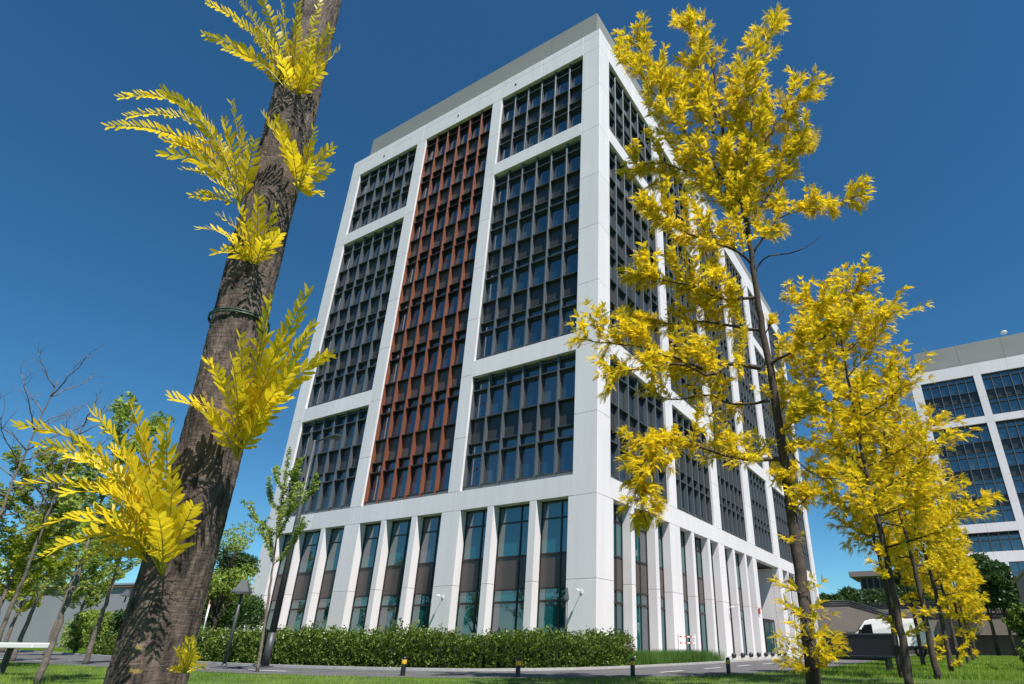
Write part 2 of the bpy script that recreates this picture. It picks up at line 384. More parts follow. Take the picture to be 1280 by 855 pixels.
def lawn_region(n):
    d = RNG.uniform(0, 1, n) ** .75 * 22 + 7.2; a = RNG.uniform(-1.02, 1.02, n)
    fx, fy = -0.5055, 0.8628
    X = CAM[0] + d * (fx + a * .8628); Y = CAM[1] + d * (fy + a * .5055)
    inr = ((X < 8.85) & (Y > np.interp(X, NE[:81, 0], NE[:81, 1]) - .02)) | ((X > 5.8) & (X < np.interp(Y, NE[48:, 1], NE[48:, 0])) & (Y > -10.8))
    ok = ~inr
    # patchy: thin the lawn where a slow noise is low
    pn = np.sin(X * 1.7 + 2 * np.sin(Y * .9)) * np.sin(Y * 2.1 + 1.3 * np.sin(X * 1.1))
    ok &= RNG.random(n) < .75 + .3 * pn
    return np.stack([X, Y], 1)[ok]
tag(blades('grass', lawn_region, 230000, .03, .075, .0045, M['blade']), kind='stuff')
def lawn_right(n):
    X = RNG.uniform(9.2, 30, n); Y = -6 + RNG.uniform(0, 1, n) ** 1.3 * 45; return np.stack([X, Y], 1)
tag(blades('far_grass', lawn_right, 90000, .05, .12, .009, M['blade']), kind='stuff')
def lawn_leftfar(n):
    X = RNG.uniform(-60, -9, n); Y = np.interp(X, np.array(far)[:33, 0], np.array(far)[:33, 1]) + .3 + RNG.uniform(0, 1, n) ** 1.5 * 10; return np.stack([X, Y], 1)
tag(blades('verge_grass', lawn_leftfar, 50000, .05, .12, .01, M['blade']), kind='stuff')

# ------------------------------------------------------------------ towers
ZW = [8.2 + 3.8 * k for k in range(8)]                 # bottom of the main light on every floor
CELLS = []; FINS = []; SPANS = []                      # (key, mesh, matrix, kind)
mesh_cache = {}
def window_mesh(w, rust):
    k = ('w', round(w, 3), rust)
    if k not in mesh_cache:
        fr = MB(); y0, y1 = .24, .47
        fr.box(0, w, .15, y1, -.07, 0)                                  # ledge under the window
        fr.box(0, w, .17, y1, 1.66, 1.74)                               # bar between light and transom light
        fr.box(0, w, .20, y1, 2.30, 2.36)
        for (a, b, c, d) in ((0, .05, 0, 2.3), (w - .05, w, 0, 2.3)): fr.box(a, b, .36, y1, c, d)
        fr.box(.05, w - .05, .385, y1, 0, .05); fr.box(.05, w - .05, .385, y1, 1.61, 1.66); fr.box(.05, w - .05, .385, y1, 1.74, 1.79); fr.box(.05, w - .05, .385, y1, 2.25, 2.3)
        gl = MB()
        for (z0, z1) in ((.05, 1.61), (1.79, 2.25)):
            gl.add([(.05, .43, z0), (w - .05, .43, z0), (w - .05, .43, z1), (.05, .43, z1)], [(0, 1, 2, 3)])
        mesh_cache[k] = (fr, gl, fr.mesh('window', M['dkbrown'] if rust else M['slate']), gl.mesh('pane', M['glass']))
    return mesh_cache[k]
def span_mesh(w, rust):
    k = ('s', round(w, 3), rust)
    if k not in mesh_cache:
        b = MB(); b.box(.0, w, .37, .47, .0, 1.36)
        mesh_cache[k] = (b, b.mesh('spandrel_panel', M['spandrel_brown'] if rust else M['spandrel']))
    return mesh_cache[k]
def facade_frame(origin, rz):
    return Matrix.Translation(origin) @ Matrix.Rotation(rz, 4, 'Z')

def key_of(T, x, z):
    p = T @ Vector((x, 0, z)); n = (T.to_3x3() @ Vector((0, -1, 0)))
    d = Vector(CAM) - p; L_ = d.length; return max(n.dot(d) / L_, 0) / L_ ** 2
def bay(T, root, x0, x1, sections, rust=False, lists=None, ncol=6, floors=None):
    """sections: list of (z0, z1, [floor indices])"""
    cells, fins, spans, sills = lists
    pitch = (x1 - x0) / ncol
    for (z0, z1, fl) in sections:
        for c in range(ncol + 1):
            x = x0 + c * pitch; wf = .05 if c in (0, ncol) else .056
            a = x if c == 0 else x - wf; b = x if c == ncol else x + wf
            k = ('f', round(z1 - z0, 3), round(b - a, 3), rust)
            if k not in mesh_cache:
                f = MB(); f.cbox(0, b - a, .12 if rust else .14, .47, 0, z1 - z0 - .004, c=.008); mesh_cache[k] = (f, f.mesh('fin', M['rust'] if rust else M['fin']))
            fins.append((key_of(T, x, (z0 + z1) / 2) * (z1 - z0), k, T @ Matrix.Translation((a, 0, z0 + .002))))
        for c in range(ncol):
            a = x0 + c * pitch + .056; w = pitch - .112
            if c == 0: a = x0 + .05; w = pitch - .106
            if c == ncol - 1: w = pitch - .106
            w = round(w, 4)
            for fi in fl:
                zb = ZW[fi]; cells.append((key_of(T, a, zb), (w, rust), T @ Matrix.Translation((a, 0, zb))))
                if fi != fl[-1]:
                    spans.append((key_of(T, a, zb), (w, rust), T @ Matrix.Translation((a, 0, zb + 2.365))))
            k = ('b', w, round(ZW[fl[0]] - .075 - z0, 3))
            if k not in mesh_cache:
                f = MB(); f.box(0, w, .22, .46, .003, k[2]); mesh_cache[k] = (f, f.mesh('sill', M['sill']))
            sills.append((key_of(T, a, z0), k, T @ Matrix.Translation((a, 0, z0))))
def emit(root, lists):
    cells, fins, spans, sills = lists
    root_inv = root.matrix_world.inverted()
    def put(name, me, T, parent):
        o = bpy.data.objects.new(name, me); COL.objects.link(o); o.parent = parent; o.matrix_basis = T; return o
    cells.sort(key=lambda c: -c[0]); rest = MB()
    for i, (kk, (w, ru), T) in enumerate(cells):
        fr, gl, fm, gm = window_mesh(w, ru)
        if i < 100:
            o = put('window', fm, T, root); pn = put('pane', gm, Matrix.Rotation(R(random.gauss(0, .12)), 4, 'X') @ Matrix.Rotation(R(random.gauss(0, .12)), 4, 'Z'), o)
        else:
            rest.add([T @ Vector(v) for v in fr.v], fr.f, 1 if ru else 0)
            for q in range(0, len(gl.v), 4):
                dz = random.gauss(0, .0015); dx = random.gauss(0, .0015)
                vv = [Vector(v) for v in gl.v[q:q + 4]]; vv[0].y += dx; vv[3].y += dx + dz; vv[2].y += dz
                rest.add([T @ v for v in vv], [(0, 1, 2, 3)], 2)
    if rest.n: tag(rest.build('window_rows', [M['slate'], M['dkbrown'], M['glass']], root), kind='stuff')
    for lst, nm, mats_ in ((fins, 'fin', ('fin', 'rust')), (spans, 'spandrel_panel', ('spandrel', 'spandrel_brown')), (sills, 'sill', ('sill', 'sill'))):
        lst.sort(key=lambda c: -c[0]); rest = MB()
        for i, (kk, k, T) in enumerate(lst):
            if nm in ('fin', 'sill'): b, me = mesh_cache[k]; ru = k[3] if nm == 'fin' else 0
            else: b, me = span_mesh(*k); ru = k[1]
            if i < 100: put(nm, me, T, root)
            else: rest.add([T @ Vector(v) for v in b.v], b.f, 1 if ru else 0)
        if rest.n: tag(rest.build(nm + '_rows', [M[mats_[0]], M[mats_[1]]], root), kind='stuff')

GAP = .009
def panels(mb, T, x0, x1, zs, xs_=None, y0=0., y1=.5, eps=0):
    """white cladding panels with open joints between x0..x1, split at zs (vertical) and xs_ (horizontal)"""
    xs_ = [x0] + [x for x in (xs_ or []) if x0 < x < x1] + [x1]
    for i in range(len(xs_) - 1):
        for j in range(len(zs) - 1):
            a = xs_[i] + (GAP if i else 0); b = xs_[i + 1] - (GAP if i < len(xs_) - 2 else 0)
            mb.cbox(a, b, y0 + eps, y1, zs[j] + (GAP if j else 0), zs[j + 1] - (GAP if j < len(zs) - 2 else 0), c=.004, M=T)
JZ = [3.23, 6.9, 10.93, 14.70, 18.5, 22.3, 26.1, 29.95, 33.7, 37.26, 38.55]
def ground_window(T, root, x0, x1, recess=.52, name='tall_window', mull=True):
    w = x1 - x0; z1 = 6.9
    fr = MB(); k = .045; Y0, Y1 = recess - .05, recess + .08
    bars = [(0, .1), (2.36, 2.46), (2.93, 3.0), (4.42, 4.5), (6.05, 6.12), (z1 - .06, z1 - .003)]
    for (a, b) in bars: fr.box(.0, w, Y0, Y1, a, b)
    mx_ = w * .64
    for (a, b) in ((0.0, k), (w - k, w)) + (((mx_ - .03, mx_ + .03),) if mull else ()):
        for i in range(len(bars) - 1): fr.box(a, b, Y0 + .004, Y1, bars[i][1], bars[i + 1][0])
    o = fr.build(name, M['dkbrown'], root); o.matrix_basis = T @ Matrix.Translation((x0, 0, 0))
    gl = MB(); cols = ((k, mx_ - .03), (mx_ + .03, w - k)) if mull else ((k, w - k),)
    for i in (0, 1, 3, 4):
        for (a, b) in cols:
            q = random.gauss(0, .003); r_ = random.gauss(0, .003)
            gl.add([(a, recess + q, bars[i][1]), (b, recess + r_, bars[i][1]), (b, recess, bars[i + 1][0]), (a, recess, bars[i + 1][0])], [(0, 1, 2, 3)])
    gl.build('pane', M['glass_teal'], o)
    sp = MB()
    for (a, b) in cols: sp.box(a, b, recess - .01, recess + .06, bars[2][1], bars[3][0])
    sp.build('spandrel_panel', M['spandrel_brown'], o)
    return o

tower = empty('office_tower', (0, 0, 0), 0, 'tall white framed office block with dark window bays and one rust red bay', 'building', 'white office blocks')
LT = facade_frame((-25.02, 0, 0), 0)               # left facade, x runs to the corner
RT = facade_frame((0, 0, 0), R(90))                # right facade, x runs away from the corner
wall = MB(); lists = ([], [], [], [])
ZT = 39.1
full = [0] + JZ + [ZT]
A = [1.16, 8.02, 9.0, 15.82, 16.68, 23.70]
LW = 25.02
zb1, zb2, zb3 = (14.55, 15.58), (29.83, 30.85), (37.25, ZT)
gwL = [(1.50, 3.15), (3.54, 5.71), (6.07, 7.85), (9.14, 10.96), (11.34, 13.35), (13.75, 15.55), (16.85, 18.66), (19.05, 21.27), (21.67, 23.485)]
# ground storey piers of the left facade
edges = [0.] + [v for w_ in gwL for v in w_] + [LW - .0]
for i in range(0, len(edges), 2):
    a, b = edges[i], edges[i + 1]
    if i == len(edges) - 2: continue               # corner pier made below
    panels(wall, LT, a, b, [0, 3.23, 6.9], y1=.62 if i else .5)
# upper piers
for a, b in ((0, A[0]), (A[1], A[2]), (A[3], A[4])):
    panels(wall, LT, a, b, [7.93] + [z for z in JZ if z > 8 and z < 37.2] + [37.25])
# ring bands
panels(wall, LT, 0, LW - 1.32, [6.9 + 2 * GAP, 7.93 - GAP * 2], [1.16, 4.6, 8.5, 12.4, 16.25, 20.2])
panels(wall, LT, 0, LW - 1.32, [37.25 + 2 * GAP, 38.55, ZT], [1.16, 4.6, 8.5, 12.4, 16.25, 20.2])
for (z0, z1) in (zb1, zb2):
    for (a, b) in ((A[0], A[1]), (A[4], A[5])):
        panels(wall, LT, a + GAP, b - GAP, [z0, z1], [(a + b) / 2], eps=.002)
# corner pier (solid both ways)
cz = full
for j in range(len(cz) - 1):
    z0, z1 = cz[j] + (GAP if j else 0), cz[j + 1] - (GAP if j < len(cz) - 2 else 0)
    g0 = 1.32 if cz[j] >= 6.8 else LW - 23.485
    wall.cbox(-g0 + .0, 0, 0, 1.30 if cz[j] >= 6.8 else 1.56, z0, z1, c=.004)
# left facade bays
secs3 = [(7.93, zb1[0], [0, 1]), (zb1[1], zb2[0], [2, 3, 4, 5]), (zb2[1], 37.25, [6, 7])]
sec1 = [(7.93, 37.25, list(range(8)))]
bay(LT, tower, A[0], A[1], secs3, lists=lists)
bay(LT, tower, A[2], A[3], sec1, rust=True, lists=lists)
bay(LT, tower, A[4], A[5], secs3, lists=lists)
for (a, b) in gwL: ground_window(LT, tower, a, b)
# right facade
B0 = [1.30, 9.43, 17.3, 25.35, 33.2, 41.1]; B1 = [8.35, 15.9, 23.6, 31.3, 39.15, 47.2]; RL = 48.94
prev = 1.30
for k in range(6):
    a, b = B0[k], B1[k]
    if k: panels(wall, RT, B1[k - 1], a, [7.93] + [z for z in JZ if 8 < z < 37.2] + [37.25])
    if k in (0, 1, 4, 5): sec = secs3
    elif k == 2: sec = sec1
    else: sec = [secs3[0], (zb1[1], 37.25, [2, 3, 4, 5, 6, 7])]
    bay(RT, tower, a, b, sec, lists=lists)
    for (z0, z1) in ((zb1,) if k == 3 else () if k == 2 else (zb1, zb2)):
        panels(wall, RT, a + GAP, b - GAP, [z0, z1], [(a + b) / 2], eps=.002)
panels(wall, RT, B1[5], RL, [7.93] + [z for z in JZ if 8 < z < 37.2] + [37.25])
xj = sorted([(B0[k] + B1[k]) / 2 for k in range(6)] + [(B1[k] + B0[k + 1]) / 2 for k in range(5)])
panels(wall, RT, 1.30 + 2 * GAP, RL, [6.9 + 2 * GAP, 7.93 - 2 * GAP], xj)
panels(wall, RT, 1.30 + 2 * GAP, RL, [37.25 + 2 * GAP, 38.55, ZT], xj)
gwR = []
for k in range(6):
    if k == 3: gwR.append(('recess', 25.2, 32.0)); continue
    s0 = B0[k] + .22
    gwR += [(s0, s0 + 1.84), (s0 + 2.25, s0 + 4.62), (s0 + 5.03, s0 + 6.65)]
last = 1.56
for w_ in gwR:
    a, b = (w_[1], w_[2]) if w_[0] == 'recess' else w_
    if a > last + .01 and last > 1.6: panels(wall, RT, last, a, [0, 3.23, 6.9], y1=.62)
    if w_[0] != 'recess': ground_window(RT, tower, a, b)
    last = b
panels(wall, RT, last, RL, [0, 3.23, 6.9], y1=.62)
# other two sides and the recess cheeks
wall.box(-25.02, -24.5, .505, RL, 0, ZT); wall.box(-24.49, -.51, RL - .5, RL - .002, 0, ZT)
wall.box(-5.0, -.63, 24.9, 25.19, 0, 6.88); wall.box(-5.0, -.63, 32.01, 32.3, 0, 6.88)
wall.build('wall', M['white'], tower)
core = MB()
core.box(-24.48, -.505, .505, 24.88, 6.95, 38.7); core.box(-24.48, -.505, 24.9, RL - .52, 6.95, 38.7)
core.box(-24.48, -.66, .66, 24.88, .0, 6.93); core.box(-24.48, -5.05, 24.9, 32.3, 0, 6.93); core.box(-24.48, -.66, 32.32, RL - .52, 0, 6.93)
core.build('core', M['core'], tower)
rf = MB(); rf.box(-24.45, -.55, .55, RL - .55, 38.72, 38.8); rf.build('roof', M['roof'], tower)
sc = MB()
xs_ = np.linspace(-24.15, -.62, 7)
for i in range(6): sc.box(xs_[i] + .012, xs_[i + 1] - .012, .66, .78, 38.85, 42.1)
ys_ = np.linspace(.66, 47.6, 13)
for i in range(12): sc.box(-.74, -.62, ys_[i] + (.13 if i == 0 else .012), ys_[i + 1] - .012, 38.85, 42.1); sc.box(-24.15, -24.03, ys_[i] + (.13 if i == 0 else .012), ys_[i + 1] - .012, 38.85, 42.1)
sc.box(-24.02, -.75, 47.4, 47.6, 38.85, 42.1); sc.box(-24.0, -.76, .80, 47.35, 38.85, 41.9)
sc.build('roof_screen', M['screen'], tower)
emit(tower, lists)
# entrance: glazed back of recess and vestibule door
en = MB()
for z in (0, 2.9, 6.75): en.box(-2.66, -2.5, 25.2, 32.0, z, z + .12)
for y in np.linspace(25.2, 31.92, 6): en.box(-2.65, -2.51, y, y + .07, .12, 6.75)
eo = en.build('entrance_glazing', M['dkbrown'], tower)
eg = MB(); eg.box(-2.6, -2.58, 25.27, 31.9, .12, 6.75); eg.build('pane', M['glass_teal'], eo)
vt = MB()
VX0, VX1, VY0, VY1 = -2.4, -.5, 27.4, 30.6
vt.box(VX0, VX1, VY0, VY1, 2.42, 2.62)
for (x, y) in ((VX1 - .07, VY0), (VX1 - .07, VY1 - .07), (VX1 - .07, (VY0 + VY1) / 2 - .035)): vt.box(x, x + .07, y, y + .07, .05, 2.42)
vt.box(VX0, VX0 + .07, VY0, VY0 + .07, .05, 2.42)
vo = vt.build('door', M['dkbrown'], tower)
vg = MB(); vg.box(VX1 - .05, VX1 - .03, VY0 + .07, (VY0 + VY1) / 2 - .035, .06, 2.42); vg.box(VX1 - .05, VX1 - .03, (VY0 + VY1) / 2 + .035, VY1 - .07, .06, 2.42)
vg.box(VX0 + .07, VX1 - .08, VY0 + .02, VY0 + .04, .06, 2.42); vg.build('pane', M['glass_teal'], vo)
hd = MB()
for y in (28.9, 29.1): hd.box(VX1 + .02, VX1 + .05, y, y + .03, .8, 1.5)
hd.build('handle', M['lgrey'], vo)
# rescue markers on the windows beside the pier, outlet dots in the top band
rm = []
for zf in (0, 1):
    d = MB(); d.tube([(16.68 + .62, .405, ZW[zf] + .95), (16.68 + .62, .422, ZW[zf] + .95)], .075, 12)
    o = d.build('window_marker', M['redp'], tower); o.matrix_basis = LT
for x in (4.0, 12.3, 17.9):
    d = MB(); d.tube([(x, -.03, 38.0), (x, .04, 38.0)], .085, 10); o = d.build('overflow_outlet', M['core'], tower); o.matrix_basis = LT

# second tower beyond the lawn: same frame on a brown podium
Y2 = 73.0
t2 = empty('office_tower', (13.75, Y2, 0), 0, 'distant white framed office block with blue glass behind the golden avenue at right', 'building', 'white office blocks')
T2 = Matrix.Identity(4)
w2 = MB(); l2 = ([], [], [], [])
bx = [1.32 + 7.92 * k for k in range(6)]
ZB = 4.6
for k in range(7):
    a = 0 if k == 0 else bx[k - 1] + 6.95; b = bx[k] if k < 6 else 48.2
    panels(w2, T2, a, b, [ZB] + [z for z in JZ if z > 8] + [ZT])
    if k < 6:
        x0, x1 = bx[k] + GAP, bx[k] + 6.95 - GAP
        for (z0, z1) in ((10.85, 12.2), (14.75, 15.9), (29.83, 30.85), (37.25, ZT)): panels(w2, T2, x0, x1, [z0, z1], [(x0 + x1) / 2], eps=.002)
        for q in (0, 1, 2):
            gx = x0 + .0 + q * 2.42
            gw = MB(); gw.box(gx, gx + 2.0, .4, .5, 4.62, 10.84, mi=0)
            for z in (4.62, 6.0, 9.4, 10.74): gw.box(gx, gx + 2.0, .33, .4, z, z + .1, mi=1)
            for xx in (gx, gx + .95, gx + 1.93): gw.box(xx, xx + .07, .345, .4, 4.72, 10.74, mi=1)
            gw.build('tall_window', [M['glass'], M['slate']], t2)
            if q < 2: w2.box(gx + 2.0, gx + 2.42, .01, .5, ZB, 10.84)
            else: w2.box(gx + 2.0, x1, .01, .5, ZB, 10.84)
        zz = [(12.2, 14.75, [1]), (15.9, 29.83, [2, 3, 4, 5]), (30.85, 37.25, [6, 7])]
        bay(T2, t2, bx[k], bx[k] + 6.95, zz, lists=l2)
fixed = []
T2w = Matrix.Translation((13.75, Y2, 0))
w2.build('wall', M['white'], t2)
c2 = MB(); c2.box(.02, 48.1, .505, 24, ZB, 38.7); c2.build('core', M['core'], t2)
s2 = MB()
for i in range(8): s2.box(1.4 + i * 5.8, 1.4 + i * 5.8 + 5.77, 1.2, 1.35, 39.6, 43.0)
s2.box(1.5, 47.7, 1.4, 22, 38.8, 42.8); s2.build('roof_screen', M['screen'], t2)
r2 = MB(); r2.box(.5, 47.9, .52, 1.3, 38.72, 39.3); r2.build('roof_edge', M['dkbrown'], t2)
for x in (14.0, 17.5):
    an = MB(); an.tube([(x, 3, 42.9), (x, 3, 44.2)], .06, 8); an.lathe([(.05, 0), (.45, .1), (.42, .35), (.1, .45)], 14, (x, 3, 44.2)); an.build('roof_vent', M['whitep'], t2)
emit(t2, l2)

# ------------------------------------------------------------------ podium, van, background buildings
pod = empty('podium', (30, 45, 0), 0, 'long brown grey podium wall with dark railing on top behind the parked van', 'podium')
def prt(mb, name, mt, par): o = mb.build(name, mt, par); o.matrix_basis = par.matrix_world.inverted() @ Matrix.Identity(4) if False else Matrix.Translation(-Vector(par.location)); return o
PY = 46.0
b = MB()
b.box(-2, 3.3, PY, PY + .5, 2.0, 4.35)                                  # landing above the dark opening
b.prism([(3.3, 2.0), (8.6, 2.0), (8.6, 2.62), (3.3, 4.35)], PY, PY + .5)    # sloping flank of the ramp
b.box(3.32, 75, PY + 4, PY + 4.5, 0, 4.2)
b.box(9.4, 75, PY + .2, PY + .6, 1.7, 3.0)
prt(b, 'wall', M['beige'], pod)
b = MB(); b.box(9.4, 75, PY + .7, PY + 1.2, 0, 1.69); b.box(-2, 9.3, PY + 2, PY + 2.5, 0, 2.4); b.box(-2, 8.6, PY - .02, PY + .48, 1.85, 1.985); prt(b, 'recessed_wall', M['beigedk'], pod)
b = MB(); b.box(-2, 75, PY + 4.52, PY + 27, 3.95, 4.0); b.box(-2, 3.3, PY + .52, PY + 3.98, 3.95, 4.0); prt(b, 'deck', M['paving'], pod)
rl = MB()
def rail(mb, P0, P1, h=1.0, step=1.4):
    P0 = Vector(P0); P1 = Vector(P1); n = max(2, int((P1 - P0).length / step))
    for i in range(n + 1):
        p = P0.lerp(P1, i / n); mb.box(p.x - .03, p.x + .03, p.y - .03, p.y + .03, p.z, p.z + h)
    for hh in (h, h * .66, h * .33): mb.tube([P0 + Vector((0, 0, hh)), P1 + Vector((0, 0, hh))], .035, 6)
rail(rl, (-2, PY + .2, 4.35), (3.25, PY + .2, 4.35), .62); rail(rl, (3.35, PY + .2, 4.33), (8.6, PY + .2, 2.62), .62)
rail(rl, (3.5, PY + 4.2, 4.2), (40, PY + 4.2, 4.2), .7); rail(rl, (9.5, PY + .4, 3.0), (50, PY + .4, 3.0), .8)
rl.box(-2, 3.2, PY + .22, PY + .26, 4.36, 4.85); rl.box(3.5, 40, PY + 4.22, PY + 4.26, 4.21, 4.75); rl.box(9.5, 50, PY + .42, PY + .46, 3.01, 3.6)
rl.prism([(3.35, 4.36), (8.6, 2.65), (8.6, 3.1), (3.35, 4.83)], PY + .22, PY + .26)
prt(rl, 'railing', M['dgrey'], pod)

def van(loc, rz):
    r = empty('parked_van', loc, rz, 'white high roof van parked in front of the brown podium wall', 'van')
    b = MB()
    prof = [(-2.75, .45), (-2.8, 1.0), (-2.72, 2.25), (-2.55, 2.42), (1.0, 2.42), (1.45, 2.3), (2.05, 1.55), (2.75, 1.28), (2.9, .95), (2.9, .45)]
    n = len(prof); vs = []
    for (x, z) in prof:
        wz = .98 if z < 1.5 else .98 - (z - 1.5) * .12
        vs += [(x, -wz, z), (x, wz, z)]
    fs = [(2 * i, 2 * ((i + 1) % n), 2 * ((i + 1) % n) + 1, 2 * i + 1) for i in range(n)]
    fs += [tuple(2 * i for i in range(n))[::-1], tuple(2 * i + 1 for i in range(n))]
    b.add(vs, fs); o = b.build('body', M['whitep'], r)
    bv = o.modifiers.new('bevel', 'BEVEL'); bv.width = .06; bv.segments = 3
    for s in (-1, 1):
        for x in (-1.75, 1.85):
            wm = MB(); wm.tube([(x, s * .80, .36), (x, s * 1.0, .36)], .36, 24); wo = wm.build('wheel', M['rubber'], r)
            h = MB(); h.tube([(x, s * .99, .36), (x, s * 1.012, .36)], .2, 16); h.build('rim', M['lgrey'], wo)
        wd_ = MB(); wd_.prism([(1.0, 1.45), (1.95, 1.45), (1.5, 2.05), (1.0, 2.1)], s * .975 - .015, s * .975 + .015, M=Matrix.Shear('XZ', 4, (0, 0)) if False else None); wd_.build('side_window', M['vglass'], r)
        mr = MB(); mr.box(1.75, 1.9, s * 1.0 if s > 0 else -1.2, 1.2 if s > 0 else -1.0, 1.45, 1.75); mr.build('mirror', M['black'], r)
        hl = MB(); hl.box(2.72, 2.925, s * .82 - .12, s * .82 + .12, .85, 1.1); hl.build('headlight', M['lens'], r)
        lw = MB(); lw.box(-2.75, 2.7, s * .985 - .015, s * .985 + .015, .45, .7); lw.build('side_trim', M['black'], r)
    ws = MB(); ws.add([(1.52, -.8, 2.24), (2.06, -.85, 1.6), (2.06, .85, 1.6), (1.52, .8, 2.24)], [(0, 1, 2, 3)]); ws.build('windscreen', M['vglass'], r).location = (.03, 0, .03)
    return r
van(column(1113, 800, 41), PI + R(4))

bk = MB()
def block(mb, x0, x1, y0, y1, z0, z1): mb.box(x0, x1, y0, y1, z0, z1)
fb = empty('distant_house', (26, 150, 0), 0, 'small brown block with overhanging flat roof showing above the podium trees', 'building')
c = at(1093, 740, 150); c0 = Vector((c.x, c.y, 0))
fb.location = c0
b = MB(); b.box(-3.0, 14, 0, 12, 0, 17.2); b.build('wall', M['beige'], fb)
b = MB(); b.box(-5.2, 16, -2, 14, 17.21, 18.5); b.build('roof', M['beige'], fb)
for k in range(7):
    b = MB(); b.box(-2.6 + k * 1.5, -1.5 + k * 1.5, -.12, -.02, 14.4, 16.8); b.build('window', M['vglass'], fb)

# grey sheet metal hall on the left
hall = empty('warehouse', (-60, 14, 0), 0, 'low grey flat hall with red brown roof edge behind the young trees at left', 'building')
a = column(-60, 760, 66); c = column(225, 760, 56)
d = (c - a); L_ = d.length; hall.location = a; hall.rotation_euler = (0, 0, math.atan2(d.y, d.x))
b = MB(); nP = 12
for i in range(nP): b.box(i * L_ / nP + .02, (i + 1) * L_ / nP - .02, 0, .3, 0, 5.6)
b.box(0, L_, .31, 18, 0, 5.5); b.build('wall', M['greywall'], hall)
b = MB(); b.box(-.2, L_ + .2, -.25, 18.2, 5.62, 5.85); b.build('roof', mat('red_brown_roof_edge', (.28, .13, .09), rough=.7), hall)
b = MB(); b.box(-.2, L_ + .2, -.32, -.26, 5.86, 6.0); b.build('gutter', M['lgrey'], hall)

# low dark screen and black bench on the lawn at right
ds = empty('low_screen', ground(1083, 824), R(-6), 'low black panelled enclosure standing on the lawn in front of the van', 'enclosure')
b = MB(); b.box(-2.4, 1.6, 0, .08, .05, 1.27); b.box(-2.4, -2.32, .08, 2.2, .05, 1.27); b.build('panel', M['black'], ds)
b = MB(); b.box(-2.5, 1.7, -.05, 2.3, 1.275, 1.34); b.build('cap', M['dgrey'], ds)
for x in (-2.45, 1.55):
    b = MB(); b.box(x, x + .12, -.04, .0, .0, 1.27); b.build('post', M['dgrey'], ds)
bb = empty('black_bench', ground(1070, 838), R(-8), 'black low backless bench on the lawn beside the big golden tree', 'bench')
b = MB()
for i in range(4): b.cbox(-1.15, 1.15, -.26 + i * .135, -.26 + i * .135 + .115, .36, .40, c=.006)
b.build('seat', M['black'], bb)
for x in (-1.0, .92):
    b = MB(); b.box(x, x + .08, -.24, .26, .0, .355); b.build('leg', M['black'], bb)
b = MB(); b.box(-.9, .9, -.03, .03, .28, .34); b.build('beam', M['black'], bb)

# white slab bench at left edge
wb = empty('white_bench', column(20, 820, 12.0), R(18), 'white slab bench on the lawn at the left edge', 'bench')
b = MB(); b.cbox(-1.9, .62, -.22, .22, .50, .60, c=.012); b.build('seat', M['whitep'], wb)
for x in (-1.6, -.25):
    b = MB(); b.box(x, x + .05, -.05, .05, 0, .497); b.build('leg', M['dgrey'], wb)

# ------------------------------------------------------------------ lamps, sign, bollards
def lamp_low(loc, h, lab, lean=0, hs=1.0):
    r = empty('path_lamp', loc, 0, lab, 'lamp', 'short path lamps')
    r.rotation_euler = (0, lean, 0)
    b = MB(); b.tube([(0, 0, 0), (0, 0, h)], [.05, .04], 10); b.build('pole', M['dgrey'], r)
    b = MB(); b.lathe([(.085, 0), (.085, .04), (.05, .05)], 12); b.build('base_plate', M['dgrey'], r)
    b = MB(); b.lathe([(.0, .0), (.34 * hs, .0), (.33 * hs, .03), (.10 * hs, .36), (.0, .38)], 4, (0, 0, h), smooth=False); b.build('lamp_shade', M['dgrey'], r)
    b = MB(); b.lathe([(0, -.03), (.2 * hs, -.03), (.2 * hs, .002)], 12, (0, 0, h)); b.build('lens', M['lens'], r)
    return r
g1 = ground(280, 832); lamp_low(g1, 2.05, 'short grey lamp with pyramid head standing by the road left of the young tree')
g2 = ground(706, 834.5); r = lamp_low(g2, 1.95, 'slim lamp in front of the corner windows at the end of the hedge', hs=.3)
g3 = column(140, 800, 34); lamp_low(g3, 3.1, 'far lamp standing left of the dark trunk in front of the grey hall')

sl = empty('street_lamp', ground(331, 834), 0, 'tall dark grey street lamp with a long arm rising behind the young tree', 'street lamp')
base = sl.location
dl = (ROT @ (np.array(base) - CAM))[2]
tops = [at(388, 550, dl + q) for q in np.linspace(0, 6, 61)]
tp = min(tops, key=lambda p: math.hypot(p.x - base.x, p.y - base.y)); Hl = tp.z
b = MB(); b.tube([(0, 0, 0), (0, 0, .9)], [.105, .105], 14); b.tube([(0, 0, .9), (0, 0, Hl)], [.095, .06], 14); b.build('pole', M['dgrey'], sl)
b = MB(); b.box(-.2, .2, -.2, .2, 0, .03); b.build('base_plate', M['dgrey'], sl)
b = MB(); b.tube([(0, 0, Hl - .06), (.45, .05, Hl + .02), (.75, .09, Hl + .02)], [.03, .026, .024], 8); b.build('arm', M['dgrey'], sl)
b = MB(); b.cbox(.62, 1.12, -.03, .20, Hl - .02, Hl + .05, c=.015); b.build('lamp_head', M['dgrey'], sl)

